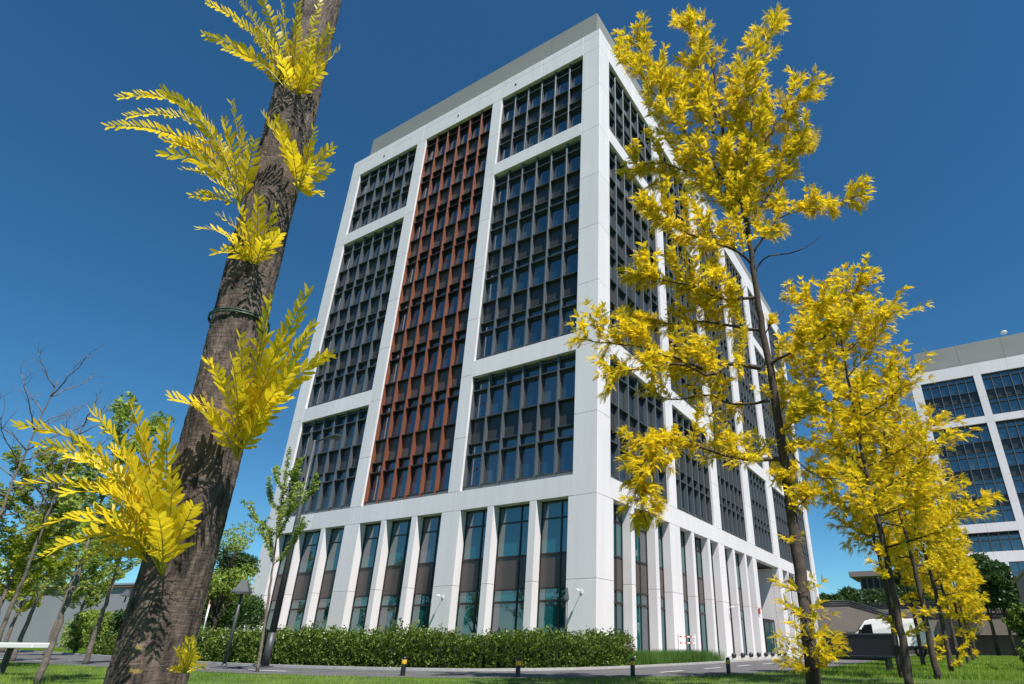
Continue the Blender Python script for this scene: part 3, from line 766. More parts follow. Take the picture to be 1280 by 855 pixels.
for i, (px, py, lab) in enumerate(((503, 845, 'leftmost yellow banded black bollard at the lawn edge, in front of the hedge'), (647, 847, 'yellow banded black bollard standing in front of the tall windows left of the corner'),
        (791, 846, 'yellow banded black bollard at the right end of the dark hedge'), (911, 843, 'yellow banded black bollard nearest the row of round bollards'))):
    r = empty('bollard', ground(px, py), 0, lab, 'bollard', 'yellow banded bollards')
    b = MB(); b.lathe([(.052, 0), (.052, .355), (.045, .375), (0, .385)], 16); b.build('post', M['black'], r)
    b = MB(); b.lathe([(.054, .235), (.055, .24), (.055, .315), (.054, .32)], 16); b.build('reflective_band', M['yellow'], r)
order = ['nearest the grass bed', 'second from the grass bed', 'third from the grass bed', 'fourth from the grass bed', 'fourth from the door end', 'third from the door end', 'second from the door end', 'last in the row by the door']
for i, (px, py) in enumerate(((917.7, 828.6), (929, 827.7), (939, 827), (949, 826), (957.5, 825.2), (965.6, 824.4), (973, 823.8), (980.4, 823.2))):
    p = Vector((2.9, 2.5 + i * 2.05, .05)); q = ground(px, py)
    r = empty('ball_bollard', (3.5, 6.9 + i * 1.38, .05), 0, 'black ball bollard on pale kerb, ' + order[i], 'bollard', 'black ball bollards along the kerb')
    b = MB(); b.lathe([(.10, 0), (.10, .05), (.06, .07)], 16); b.build('foot', M['kerb'], r)
    b = MB(); b.lathe([(.0, .06)] + [(.12 * math.sin(t), .17 - .12 * math.cos(t)) for t in np.linspace(.4, PI - .05, 10)] + [(0, .29)], 18); b.build('ball', M['black'], r)

sg = empty('warning_sign', column(259, 764, 23.5), R(-25), 'triangular red edged warning sign on a pole behind the big trunk', 'sign')
zc = at(259, 767, 23.5).z
b = MB(); b.tube([(0, .03, 0), (0, .03, zc + .35)], .03, 8); b.build('pole', M['lgrey'], sg)
def tri(r): return [(r * math.cos(t), zc + r * math.sin(t)) for t in (PI / 2, PI / 2 + 2 * PI / 3, PI / 2 + 4 * PI / 3)]
b = MB(); b.prism(tri(.52), -.01, .0); so_ = b.build('sign_plate', M['redp'], sg)
b = MB(); b.prism(tri(.35), -.014, -.011); b.build('face', M['whitep'], so_)
b = MB(); b.prism([(-.13, zc - .10), (.13, zc - .10), (.13, zc - .04), (.05, zc - .04), (.03, zc + .06), (-.04, zc + .1), (-.06, zc - .04), (-.13, zc - .04)], -.018, -.0145); b.build('symbol', M['black'], so_)

# lights on the facade and the red and white barrier beside the wall
def wall_lamp(x, z, face, lab):
    r = empty('wall_lamp', (x, 0, z) if face == 'L' else (0, x, z), 0 if face == 'L' else R(90), lab, 'wall lamp', 'small lamps on the white facade')
    b = MB(); b.box(-.05, .05, -.03, 0, -.07, .07); b.build('bracket', M['whitep'], r)
    b = MB(); b.tube([(0, -.03, 0), (0, -.30, .05)], .014, 6); b.build('arm', M['whitep'], r)
    b = MB(); b.cbox(-.045, .045, -.44, -.24, .0, .09, c=.01); b.build('lamp_head', M['whitep'], r)
wall_lamp(-.72, 2.70, 'L', 'small white lamp arm on the corner pier, casting a long slanting shadow')
wall_lamp(-8.72, 2.72, 'L', 'small white lamp arm on the wide pier left of the corner windows')
wall_lamp(17.2, 2.9, 'R', 'small white lamp arm on the sunny side between tall windows')
br = empty('barrier', (1.0, 6.3, 0), R(80), 'low red and white striped barrier frame beside the sunny wall', 'barrier')
for i, x in enumerate((0, 1.5)):
    b = MB(); b.box(x, x + .07, 0, .07, 0, 1.15); b.build('post', M['whitep'], br)
for z in (.72, 1.0):
    for k in range(6):
        b = MB(); b.box(.08 + k * .24, .08 + (k + 1) * .24 - .002, .01, .05, z, z + .06); b.build('stripe', M['redp'] if k % 2 == 0 else M['whitep'], br)
fa = empty('fire_alarm_box', (0.02, 24.3, 3.0), 0, 'small red box on the white pier beside the entrance', 'alarm box')
b = MB(); b.cbox(0, .1, -.12, .12, -.2, .2, c=.02); b.build('box', M['redp'], fa)
b = MB(); b.lathe([(.06, 0), (.06, .02), (0, .025)], 10, (.12, 0, .23)); b.build('lamp', M['redp'], fa)

# slatted screen at the right edge
ss = empty('slatted_screen', column(1299, 700, 17.5), 0, 'tall dark grey slatted screen at the right edge', 'screen')
p0 = Vector(ss.location); p1 = column(1281, 760, 23); d = p1 - p0; ss.rotation_euler = (0, 0, math.atan2(d.y, d.x)); Ls = d.length
hz0 = at(1276, 688, 17.5).z; hz1 = hz0
for k in range(15):
    x = k * Ls / 14
    b = MB(); b.box(x, x + .03, 0, .05, .1, hz0 - .1); b.build('slat', M['dgrey'], ss)
for z in (.3, hz0 * .5, hz0 - .35):
    b = MB(); b.box(-.05, Ls + .1, .142, .2, z, z + .08); b.build('rail', M['dgrey'], ss)

# ------------------------------------------------------------------ vegetation
def frames(D, U):
    """rows of orthonormal frames: x along D, z near U"""
    D = D / np.linalg.norm(D, axis=1, keepdims=True)
    Yv = np.cross(U, D); Yv /= np.maximum(np.linalg.norm(Yv, axis=1, keepdims=True), 1e-6)
    Z = np.cross(D, Yv); return D, Yv, Z
def pinnate_template(n, wr=.30, droop=.35, fat=.42, fold=.25, nv=4):
    """unit length pinnate leaf: (K,nv,3) leaflets plus a thin rachis"""
    K = []
    for i in range(n):
        t = .12 + .86 * (i + .5) / n
        env = math.sin(PI * min(1, (t * .9 + .12))) ** .6
        ll = wr * (.55 + .45 * env); zc_ = -droop * t * t
        for s in (-1, 1):
            ang = R(62 - 34 * t); dx, dy = math.cos(ang), s * math.sin(ang); w = ll * fat * .5
            b = np.array([t, 0, zc_]); tip = b + np.array([dx * ll, dy * ll, fold * ll * .5])
            pn = np.array([-dy, dx, 0]) * w
            if nv == 4:
                K.append([b, b + np.array([dx, dy, fold * .5]) * ll * .45 - pn, tip, b + np.array([dx, dy, fold * .5]) * ll * .5 + pn])
            else:
                d3 = np.array([dx, dy, fold * .5]) * ll
                K.append([b, b + d3 * .25 - pn * .8, b + d3 * .6 - pn, b + d3 * .9 - pn * .5, tip, b + d3 * .9 + pn * .5, b + d3 * .6 + pn, b + d3 * .25 + pn * .8])
    t = .99; zc_ = -droop
    if nv == 4:
        b = np.array([t, 0, zc_]); K.append([b, b + [wr * .35, -wr * .18, 0], b + [wr * .8, 0, -.03], b + [wr * .35, wr * .18, 0]])
    return np.array(K)
def place(template, P, D, U, scale):
    """instances of a template as a polygon soup"""
    D, Yv, Z = frames(D, U)
    T = template * 1.0
    V = (T[None, :, :, 0, None] * D[:, None, None, :] + T[None, :, :, 1, None] * Yv[:, None, None, :] + T[None, :, :, 2, None] * Z[:, None, None, :]) * scale[:, None, None, None] + P[:, None, None, :]
    return V
PIN8 = pinnate_template(9, wr=.28, fat=.42, droop=.5); PIN6 = pinnate_template(7, wr=.32, fat=.48, droop=.5); PIN4 = pinnate_template(4, wr=.42, fat=.6)

def rnd_unit(n):
    v = RNG.normal(size=(n, 3)); return v / np.linalg.norm(v, axis=1, keepdims=True)
def resample(P, n):
    P = np.array([list(p) for p in P], float)
    C = np.array(smooth_line(P, 6)); d = np.concatenate([[0], np.cumsum(np.linalg.norm(np.diff(C, axis=0), axis=1))])
    t = np.linspace(0, d[-1], n); return np.stack([np.interp(t, d, C[:, k]) for k in range(3)], 1), d[-1]

class Tree:
    def __init__(s, jit=0.): s.jit = jit; s.wood = MB(); s.LP = []; s.LD = []; s.LS = []
    def limb(s, P, r0, r1, n=None, seg=7, wob=.0):
        L_ = sum((Vector(P[i + 1]) - Vector(P[i])).length for i in range(len(P) - 1))
        n = n or max(4, int(L_ / .18)); C, L_ = resample(P, n)
        if wob: C[1:-1] += RNG.normal(0, wob, (n - 2, 3))
        rad = [r0 + (r1 - r0) * (i / (n - 1)) ** .8 for i in range(n)]
        s.wood.tube([tuple(c) for c in C], rad, seg); return C, L_
    def twig_leaves(s, C, step, per, size, up=.7, start=.0, out=1.0, jit=0):
        """fascicles of leaves at regular nodes along a twig"""
        L_ = np.linalg.norm(C[-1] - C[0]); n = max(1, int(L_ * (1 - start) / step))
        for k in range(n + 1):
            t = start + (1 - start) * k / max(n, 1); i = t * (len(C) - 1); a = int(min(i, len(C) - 2)); p = C[a] + (C[a + 1] - C[a]) * (i - a)
            ax = C[a + 1] - C[a]; ax = ax / max(np.linalg.norm(ax), 1e-6)
            m_ = per if k < n else per + 2
            d = rnd_unit(m_) * out * 1.0 + ax * 1.35 + np.array([0, 0, up])
            s.LP.append(np.repeat(p[None], m_, 0) + RNG.normal(0, 1, (m_, 3)) * s.jit); s.LD.append(d); s.LS.append(RNG.uniform(.7, 1.15, m_) * size)
    def dress(s, C, start, n, length, per, size, step=.13, rise=.15, flat=.5, r=.009, up=.7, leaf0=.1, taper=.6, sub=0):
        """twigs along a limb, each bearing leaves"""
        m_ = len(C)
        for k in range(n):
            t = start + (1 - start) * (k + RNG.random()) / n; i = min(int(t * (m_ - 1)), m_ - 2); p = C[i]
            ax = C[i + 1] - C[i]; ax /= max(np.linalg.norm(ax), 1e-6)
            d = rnd_unit(1)[0]; d -= ax * d.dot(ax) * .7; d[2] *= flat; d /= max(np.linalg.norm(d), 1e-6)
            d = d + ax * .75 + np.array([0, 0, rise]); d /= np.linalg.norm(d)
            L_ = length * RNG.uniform(.5, 1.15) * (1 - taper * t)
            q = [p, p + d * L_ * .5 + np.array([0, 0, .02]), p + d * L_ + np.array([0, 0, rise * L_ * .5])]
            Cq, _ = s.limb(q, r, .003, n=5, seg=4)
            s.twig_leaves(Cq, step, per, size, up=up, start=leaf0)
            if sub:
                for q2 in range(sub):
                    a = random.choice((1, 2, 3)); d3 = d + rnd_unit(1)[0] * .8; d3 /= np.linalg.norm(d3); l3 = L_ * random.uniform(.35, .6)
                    C3, _ = s.limb([Cq[a], Cq[a] + d3 * l3 * .5, Cq[a] + d3 * l3 + [0, 0, .03]], r * .6, .002, n=4, seg=3); s.twig_leaves(C3, step, per, size, up=up, start=.25)
    def finish(s, name, loc, label, cat, group, barkm, leafm, template, mid=None):
        r = empty(name, (0, 0, 0), 0, label, cat, group)
        r.location = loc
        w = s.wood.build('trunk', barkm, r); w.location = -Vector(loc)
        if s.LP:
            P = np.concatenate(s.LP); D = np.concatenate(s.LD); Sz = np.concatenate(s.LS); n = len(P)
            U = np.tile([0, 0, 1.], (n, 1)) + RNG.normal(0, .35, (n, 3))
            V = place(template, P, D, U, Sz); k = V.shape[1]
            ti = np.clip(np.repeat(RNG.normal(.55, .27, n), k) + RNG.normal(0, .08, n * k), 0, 1)
            f = quads_obj('crown', V.reshape(n * k, V.shape[2], 3), V.shape[2], leafm, r, ti); f.location = -Vector(loc)
        return r

GROUP = 'golden leaved trees of the avenue'
# ---- the near trunk
tr = empty('golden_locust_tree', (0, 0, 0), 0, 'leaning thick dark trunk with big golden sprouts, closest at left', 'tree', GROUP)
cl = []
for (px, py, wpx) in ((150, 960, 118), (168, 900, 108), (182, 855, 98), (207, 760, 90), (232, 670, 84), (258, 580, 78), (280, 490, 72), (298, 410, 68), (318, 330, 64), (338, 250, 61), (356, 180, 59), (372, 110, 56), (391, 40, 50), (406, -20, 48), (428, -110, 46), (452, -220, 44)):
    cl.append((px, py, wpx))
prevd = 2.0
CP = []; CR = []
z_prev = None
for (px, py, wpx) in cl:
    # keep the trunk in one near-vertical plane: depth grows with height
    dpt = 2.0
    for _ in range(30):
        z = at(px, py, dpt).z; dpt = 2.0 + .4245 * (z - .55)
        dpt = max(dpt, 1.6)
    CP.append(at(px, py, dpt)); CR.append(wpx / 2 * dpt / F * .92)
foot = Vector((CP[0].x + .01, CP[0].y, 0)); 
Pn = [foot - Vector((0, 0, .05))] + CP; Rn = [CR[0] * 1.25] + CR
C, Lt = resample(Pn, 260)
_s = np.concatenate([[0], np.cumsum([(Pn[k + 1] - Pn[k]).length for k in range(len(Pn) - 1)])]); rr = np.interp(np.linspace(0, 1, 260), _s / _s[-1], Rn) * .97
from mathutils import noise
tm = MB(); NS = 150; NL = 900; vs = []
ii = np.linspace(0, 259, NL); CC = np.stack([np.interp(ii, np.arange(260), C[:, k]) for k in range(3)], 1); RR = np.interp(ii, np.arange(260), rr)
for i in range(NL):
    t = CC[min(i + 3, NL - 1)] - CC[max(i - 3, 0)]; t /= np.linalg.norm(t); a = np.cross(t, [0.1, 1, 0]); a /= np.linalg.norm(a); b_ = np.cross(t, a)
    h = i / NL * Lt
    for k in range(NS):
        an = 2 * PI * k / NS; ca, sa = math.cos(an), math.sin(an)
        fur = .034 * math.sin(an * 3 + 1.2 * math.sin(h * 2.1)) + .02 * math.sin(an * 5 + h * 1.7 + 2 * math.sin(h * .9))
        q = Vector((ca * 3.2, sa * 3.2, h * 2.2)); w1 = noise.noise(q)
        rg = 1 - abs(noise.noise(Vector((ca * 9 + w1, sa * 9 + w1, h * 5.5)))) * 2.2         # long furrows
        r3 = noise.noise(Vector((ca * 22, sa * 22, h * 30))); r4 = 1 - abs(noise.noise(Vector((ca * 5, sa * 5, h * 42 + w1 * 3)))) * 2   # plates and cross cracks
        vs.append(CC[i] + (a * ca + b_ * sa) * RR[i] * (1 + fur + .05 * w1 - .055 * max(rg, 0) ** 3 + .022 * r3 - .016 * max(r4, 0) ** 2))
fs = [(i * NS + k, i * NS + (k + 1) % NS, (i + 1) * NS + (k + 1) % NS, (i + 1) * NS + k) for i in range(NL - 1) for k in range(NS)]
tm.add([tuple(v) for v in vs], fs, 0, True)
# raised collars where the sprouts leave the trunk
def trunk_at(px, py):
    best = min(range(len(C)), key=lambda i: (lambda q: (CX + F * q[0] / q[2] - px) ** 2 + (CY + F * q[1] / q[2] - py) ** 2)(ROT @ (C[i] - CAM)) if (ROT @ (C[i] - CAM))[2] > .3 else 1e9)
    return best
tr.location = foot
o = tm.build('trunk', M['bark'], tr); o.location = -foot
def leaf_full(n, wr=.27):
    return pinnate_template(n, wr=wr, droop=0, fat=.36, fold=.35, nv=8)
SP = MB(); LF = []; 
def sprout(org, tips, seed=0, dz=-.02, npair=11, lf=.052, side=0, wsc=1.0):
    i = trunk_at(*org); base_d = (ROT @ (C[i] - CAM))[2] - rr[i] * .8
    o0 = at(org[0], org[1], base_d)
    sp_ = MB(); leaf = []
    tips = list(tips) + [(org[0] + (t_[0] - org[0]) * random.uniform(.55, .85) + random.uniform(-14, 14), org[1] + (t_[1] - org[1]) * random.uniform(.6, .9) + random.uniform(-8, 14), t_[2] * 1.1, t_[3] + random.uniform(-.12, .1)) for t_ in tips[::2]]
    for (tx, ty, bow, dd) in tips:
        e = at(tx, ty, base_d + dd); L_ = (e - o0).length
        mid = o0.lerp(e, .42) + Vector((0, 0, bow * 1.7 * L_)) 
        pts = []
        for k in range(15):
            t = k / 14; pts.append(o0 * (1 - t) ** 2 + mid * 2 * t * (1 - t) + e * t * t)
        sp_.tube([tuple(p) for p in pts], [.0032 * (1 - .75 * k / 14) for k in range(15)], 5)
        # leaflets in pairs along the outer three quarters
        stp = .0205; Lc = sum((pts[k + 1] - pts[k]).length for k in range(14)); n = max(5, int(Lc * .80 / stp))
        tw = random.uniform(-1.0, 1.0)
        for k in range(n):
            t = .20 + .80 * (k + .5) / n; f_ = t * 14; a = min(int(f_), 13); p = pts[a].lerp(pts[a + 1], f_ - a); ax = (pts[a + 1] - pts[a]).normalized()
            upv = Vector((0, 0, 1)); sd_ = ax.cross(upv)
            if sd_.length < .1: sd_ = Vector((1, 0, 0))
            sd_.normalize(); sd_ = Matrix.Rotation(tw + random.gauss(0, .15), 3, ax) @ sd_
            nz = ax.cross(sd_).normalized() * -1
            ll = lf * (.62 + .5 * math.sin(PI * min(1, t * .85 + .1))) * random.uniform(.85, 1.1)
            for s in (-1, 1):
                an = R(58 - 30 * t) + random.gauss(0, .12); d = ax * math.cos(an) + sd_ * s * math.sin(an) + nz * random.gauss(.4, .2); d.normalize()
                wv = d.cross(nz).normalized() * ll * .135 * wsc; up_ = nz * ll * .05
                q = [p, p + d * ll * .18 - wv * .75, p + d * ll * .5 - wv - up_, p + d * ll * .82 - wv * .7 - up_, p + d * ll - up_ * 1.5, p + d * ll * .82 + wv * .7 - up_, p + d * ll * .5 + wv - up_, p + d * ll * .18 + wv * .75]
                leaf.append([tuple(v) for v in q])
    r = sp_.build('sprout', M['stem'], tr); r.location = -foot
    nL = len(leaf); ti = np.clip(RNG.normal(.62, .2, nL), 0, 1)
    f = quads_obj('leaflets', np.array(leaf), 8, M['yleaf'], r, ti)
    return r
sprout((366, 128), [(254, 43, .22, -.1), (258, 3, .2, .05), (290, -12, .1, .1), (318, -25, .1, -.05), (345, -30, .05, .12), (372, -10, .0, -.1), (400, 0, .0, .1), (413, 35, .05, -.05), (424, 62, .12, .08), (404, 88, .15, -.1), (330, 40, .15, -.15), (300, 70, .15, .15), (392, 50, .05, -.12)])
sprout((300, 257), [(134, 158, .30, -.08), (149, 122, .36, .10), (158, 146, .30, .25), (202, 112, .25, -.2), (226, 212, .18, .08), (279, 150, .12, -.1), (246, 170, .2, .12), (262, 225, .15, -.15), (318, 175, .05, -.1), (205, 175, .24, .0), (288, 127, .15, .05), (240, 245, .12, -.05)])
sprout((372, 238), [(328, 142, .12, -.06), (350, 168, .08, -.12), (392, 160, .08, -.08), (415, 184, .12, .0), (412, 210, .15, .04), (388, 205, .05, -.14), (400, 243, .05, .05), (364, 180, .05, -.16)])
sprout((318, 338), [(249, 286, .28, -.05), (322, 246, .08, -.1), (345, 258, .08, -.08), (350, 292, .12, -.12), (272, 270, .2, .05), (300, 262, .1, -.12), (284, 300, .1, -.04)])
sprout((296, 575), [(213, 498, .22, -.1), (258, 452, .2, -.14), (338, 372, .06, -.08), (386, 362, .10, .0), (412, 443, .20, .02), (368, 458, .10, -.1), (300, 420, .10, -.16), (345, 488, .10, -.12), (352, 420, .08, -.1), (328, 520, .06, -.1), (392, 405, .1, .05), (262, 520, .1, -.12)], lf=.055)
sprout((203, 722), [(24, 532, .24, -.05), (44, 556, .22, .12), (29, 606, .28, -.15), (36, 668, .34, .0), (52, 697, .26, .1), (114, 514, .14, -.1), (163, 505, .10, .1), (208, 530, .05, -.12), (216, 600, .05, -.15), (90, 650, .22, -.15), (140, 560, .16, .05), (242, 632, .10, -.12), (84, 572, .2, .2), (180, 600, .08, -.18), (128, 690, .15, .08)], lf=.058)
sprout((232, 842), [(236, 796, .05, -.03), (221, 812, .1, -.05), (243, 822, .1, -.02), (216, 838, .1, -.04), (240, 806, .02, -.05)], lf=.03)
# green tie around the trunk
i = trunk_at(297, 405); t = C[i + 1] - C[i - 1]; t /= np.linalg.norm(t); a = np.cross(t, [0, 1, 0]); a /= np.linalg.norm(a); b_ = np.cross(t, a)
tw = MB(); 
for dz in (0, .012):
    tw.tube([tuple(C[i] + t * dz + (a * math.cos(q) + b_ * math.sin(q)) * (rr[i] * 1.05 + .004)) for q in np.linspace(0, 2 * PI, 40)], .0035, 6)
kp = C[i] - np.array([ROT[0][0], ROT[0][1], 0]) * rr[i] * 1.08
tw.tube([tuple(kp), tuple(kp + [-.01, 0, -.03]), tuple(kp + [-.0, 0, -.07])], .004, 5)
tie = tw.build('tree_tie', M['wire']); tag(tie, 'dark green wire tie looped around the thick near trunk', 'tree tie')

# ---- the tall golden tree right of the corner, limbs traced in space
def px_limb(T, pts, r0, r1, **kw): return T.limb([at(*p) for p in pts], r0, r1, **kw)
T = Tree(); D0 = 8.3
def dB(py): return D0 + .43 * max(0, (815 - py)) * 9.3 / F * 1.12
def LB(T, pts, off0, off1, r0, r1):
    n = len(pts); return px_limb(T, [(x, y, dB(y) + off0 + (off1 - off0) * i / (n - 1)) for i, (x, y) in enumerate(pts)], r0, r1, wob=.012)
tb = column(1022, 900, D0 + 0.0)
trunk = [tb - Vector((0, 0, .05))] + [at(x, y, dB(y)) for x, y in ((1014, 820), (1004, 740), (992, 660), (980, 575), (966, 480), (953, 410), (942, 340), (936, 295), (926, 240), (914, 200), (903, 160), (895, 110), (889, 60), (882, 20))]
Ct, _ = T.limb(trunk, .112, .012, n=90, seg=14, wob=.006)
T.dress(Ct, .62, 30, 1.0, 5, .125, rise=.25, sub=2)
limbs = [
 ([(951, 460), (910, 455), (880, 462), (840, 445), (790, 432), (722, 424)], 0, -.6, .05, 16, .75, .25),
 ([(910, 455), (885, 470), (850, 455), (800, 462), (750, 470)], -.1, -.9, .03, 12, .6, .25),
 ([(962, 500), (915, 505), (885, 492), (850, 500), (800, 490)], 0, .8, .03, 7, .5, .3),
 ([(979, 574), (925, 574), (887, 563), (861, 552), (823, 548), (795, 560)], 0, -.7, .045, 16, .6, .2),
 ([(823, 548), (808, 580), (800, 620), (808, 652)], -.65, -.9, .018, 14, .45, .0),
 ([(953, 412), (915, 408), (880, 402), (845, 405), (800, 395)], 0, .7, .035, 14, .7, .25),
 ([(943, 372), (906, 374), (870, 360), (830, 350), (800, 340)], 0, -.5, .035, 16, .75, .25),
 ([(940, 330), (915, 310), (880, 300), (835, 280), (800, 262)], 0, -.7, .03, 16, .75, .3),
 ([(936, 299), (901, 243), (873, 220), (830, 205), (785, 205)], 0, .5, .035, 18, .8, .3),
 ([(930, 262), (905, 225), (865, 175), (820, 120), (785, 68)], 0, -.3, .032, 22, .8, .3),
 ([(915, 200), (880, 150), (850, 110), (815, 80), (790, 50)], 0, .5, .022, 16, .7, .3),
 ([(903, 160), (880, 110), (868, 60), (862, 15)], 0, -.4, .02, 14, .6, .3),
 ([(910, 185), (930, 120), (955, 60), (972, 12)], 0, .2, .024, 14, .6, .3),
 ([(926, 240), (955, 180), (985, 135), (1015, 110)], 0, -.4, .026, 18, .7, .3),
 ([(934, 285), (965, 235), (990, 200), (1012, 165)], 0, .5, .026, 18, .7, .3),
 ([(940, 320), (975, 272), (1010, 262), (1050, 252), (1086, 241)], 0, -.3, .025, 16, .45, .2),
 ([(938, 300), (925, 240), (940, 170), (930, 90)], 0, -.7, .022, 18, .7, .3),
 ([(942, 345), (955, 322), (985, 317), (1005, 310), (1024, 297)], 0, .2, .022, 0, .3, .2),
 ([(955, 420), (968, 400), (982, 385), (985, 372)], 0, .1, .014, 1, .2, .2),
 ([(960, 458), (985, 442), (1016, 430), (1050, 405), (1086, 385)], 0, -1.2, .03, 15, .5, .2),
 ([(985, 560), (1010, 590), (1040, 600), (1065, 590)], 0, -.3, .018, 5, .35, .2),
 ([(990, 640), (1005, 625), (1020, 615)], 0, -.2, .012, 4, .25, .2),
 ([(976, 545), (1000, 520), (1020, 500)], 0, -.3, .014, 7, .35, .2),
 ([(972, 520), (990, 500), (1000, 480)], 0, .3, .012, 4, .3, .2),
]
for (pts, o0, o1, r0, n, ln, rise) in limbs:
    Cc, L_ = LB(T, pts, o0, o1, r0, .006)
    if n: T.dress(Cc, .12, int(n * 1.65), ln * 1.05, 6, .138, step=.09, rise=rise * .8, up=.25, taper=.35, flat=.32, sub=2, r=.008)
    if n > 2: T.twig_leaves(Cc[len(Cc) * 2 // 3:], .09, 5, .125, up=.3)
for (px, py, n, ln) in ((1002, 742, 7, .32), (1008, 775, 8, .36), (1012, 800, 9, .36), (1014, 825, 12, .42), (1016, 840, 10, .4), (988, 625, 4, .25), (984, 600, 3, .2), (992, 680, 3, .2), (968, 500, 4, .3)):
    p = np.array(at(px, py, dB(py) - .1))
    for k in range(n):
        an = random.uniform(0, 2 * PI); d = np.array([math.cos(an), math.sin(an) - .2, random.uniform(.1, .7)]); Cq, _ = T.limb([p, p + d * ln * .5, p + d * ln], .006, .003, n=5, seg=4); T.twig_leaves(Cq, .09, 4, .12, up=.5, start=.3)
tB = T.finish('golden_locust_tree', (tb.x, tb.y, 0), 'tall golden tree with dark trunk in front of the sunny facade', 'tree', GROUP, M['barkdark'], M['yleaf'], PIN8)

# ---- golden trees of the row behind, each grown on its own
def golden(px, py, dep_, h, crown0, rad, ntw, lab, template, lsz, r0=.10, lean=(0, 0), leafm='yleaf', per=7, name='golden_locust_tree', grp=GROUP, barkm='barkdark', low=True, mk_twig=.8, cat='tree', asc=(.25, .75)):
    T = Tree(); f = column(px, py, dep_); top = f + Vector((lean[0], lean[1], h))
    Ct, _ = T.limb([f - Vector((0, 0, .05)), f.lerp(top, .3) + Vector((.03, .02, 0)), f.lerp(top, .6) + Vector((-.05, .03, 0)), top], r0, .012, n=40, seg=9, wob=.008)
    nb = int((h - crown0) / .2)
    for k in range(nb):
        t = crown0 / h + (1 - crown0 / h) * (k + random.random() * .6) / nb; i = min(int(t * 39), 38); p = Ct[i]
        an = k * 2.4 + random.uniform(-.4, .4); u = (t - crown0 / h) / (1 - crown0 / h)
        L_ = rad * (1 - .72 * u ** 1.6) * random.uniform(.75, 1.1) * (.75 + .25 * min(1, u * 5))
        el = asc[0] + (asc[1] - asc[0]) * u
        d = np.array([math.cos(an), math.sin(an), el]); 
        Cc, _ = T.limb([p, p + d * L_ * .45 + [0, 0, -.02], p + d * L_ * .8 + [0, 0, .06 * L_], p + d * L_ + [0, 0, .12 * L_]], .026 * (1 - .6 * u), .005, n=8, seg=5, wob=.015)
        T.dress(Cc, .2, int(ntw * 1.6), mk_twig * rad * .42, max(per - 2, 3), lsz, rise=.2, taper=.3, step=lsz * .95, up=.3, sub=1)
        T.twig_leaves(Cc[2:], lsz * .9, per, lsz, up=.5)
    if low:
        for k in range(random.randint(4, 8)):
            z = random.uniform(.25, crown0); i = min(int(z / h * 39), 38); p = Ct[i]; an = random.uniform(0, 2 * PI); d = np.array([math.cos(an), math.sin(an), .5]) * random.uniform(.15, .35)
            Cq, _ = T.limb([p, p + d * .6, p + d], .006, .003, n=4, seg=4); T.twig_leaves(Cq, lsz * .6, per + 1, lsz, up=.5, start=.2)
    return T.finish(name, (f.x, f.y, 0), lab, cat, grp, M[barkm], M[leafm], template)
golden(1140, 870, 10.4, 8.0, 2.5, 2.3, 9, 'second golden tree right of the tall one, its wide crown against open sky', PIN6, .14, r0=.082)
golden(1128, 850, 13.5, 6.6, 2.9, 1.1, 4, 'slim golden tree half hidden behind the second golden trunk', PIN6, .14, r0=.078)
golden(1174, 860, 12.8, 7.3, 2.5, 1.55, 7, 'third golden tree of the right row, beside the lawn', PIN6, .14, r0=.08)
golden(1191, 844, 16.5, 6.9, 2.5, 1.6, 6, 'fourth golden tree of the right row', PIN6, .15, r0=.08)
golden(1153, 825, 22, 6.2, 3.0, 1.2, 4, 'dark thin trunked golden tree standing left of the row near the van', PIN4, .16, r0=.09)
golden(1201, 838, 20.0, 6.7, 2.4, 1.5, 5, 'fifth golden tree of the right row', PIN4, .16, r0=.078)
golden(1211, 832, 25.0, 6.4, 2.3, 1.5, 5, 'sixth golden tree of the right row', PIN4, .17, r0=.078)
golden(1217, 828, 31.0, 6.4, 2.2, 1.5, 4, 'seventh golden tree of the right row', PIN4, .2, r0=.078)
golden(1221, 824, 37.0, 6.2, 2.1, 1.5, 4, 'farthest golden tree of the right row', PIN4, .22, r0=.10)

# ---- ginkgo like young trees: fans of small leaves on upright shoots
FAN = np.array([[[0, 0, 0], [.7, -.45, .05], [1.0, 0, 0], [.7, .45, .05]], [[0, 0, 0], [-.3, .6, .3], [.1, 1.0, .25], [.5, .7, .1]], [[0, 0, 0], [-.2, -.6, .4], [.1, -1., .3], [.5, -.6, .1]]]) 
def young(px, py, dep_, h, pts_branches, lab, leafm='gleaf', lsz=.05, r0=.042):
    T = Tree(.03); f = column(px, py, dep_)
    top = f + Vector((-.42, -.26, h)); Ct, _ = T.limb([f - Vector((0, 0, .05)), f.lerp(top, .35) + Vector((.02, 0, 0)), f.lerp(top, .7) - Vector((.03, 0, 0)), top], r0, .006, n=30, seg=9, wob=.005)
    T.twig_leaves(Ct[17:], .045, 4, lsz, up=.3)
    for (t, an, L_, el) in pts_branches:
        i = min(int(t * 29), 28); p = Ct[i]; d = np.array([math.cos(an), math.sin(an), el]); d /= np.linalg.norm(d)
        Cc, _ = T.limb([p, p + d * L_ * .35 - [0, 0, .03], p + d * L_ * .7, p + d * L_ + [0, 0, .18 * L_]], .012, .003, n=10, seg=5, wob=.01)
        T.twig_leaves(Cc[1:], .04, 5, lsz, up=.3)
        for q in (5, 7):
            d2 = d + rnd_unit(1)[0] * .6 + [0, 0, .5]; d2 /= np.linalg.norm(d2); Cq, _ = T.limb([Cc[q], Cc[q] + d2 * L_ * .25, Cc[q] + d2 * L_ * .38], .005, .002, n=5, seg=4); T.twig_leaves(Cq, .04, 4, lsz, up=.3)
    return T.finish('young_tree', (f.x, f.y, 0), lab, 'tree', 'young green trees on the lawn', M['barkthin'], M[leafm], FAN)
rb = random.Random(5)
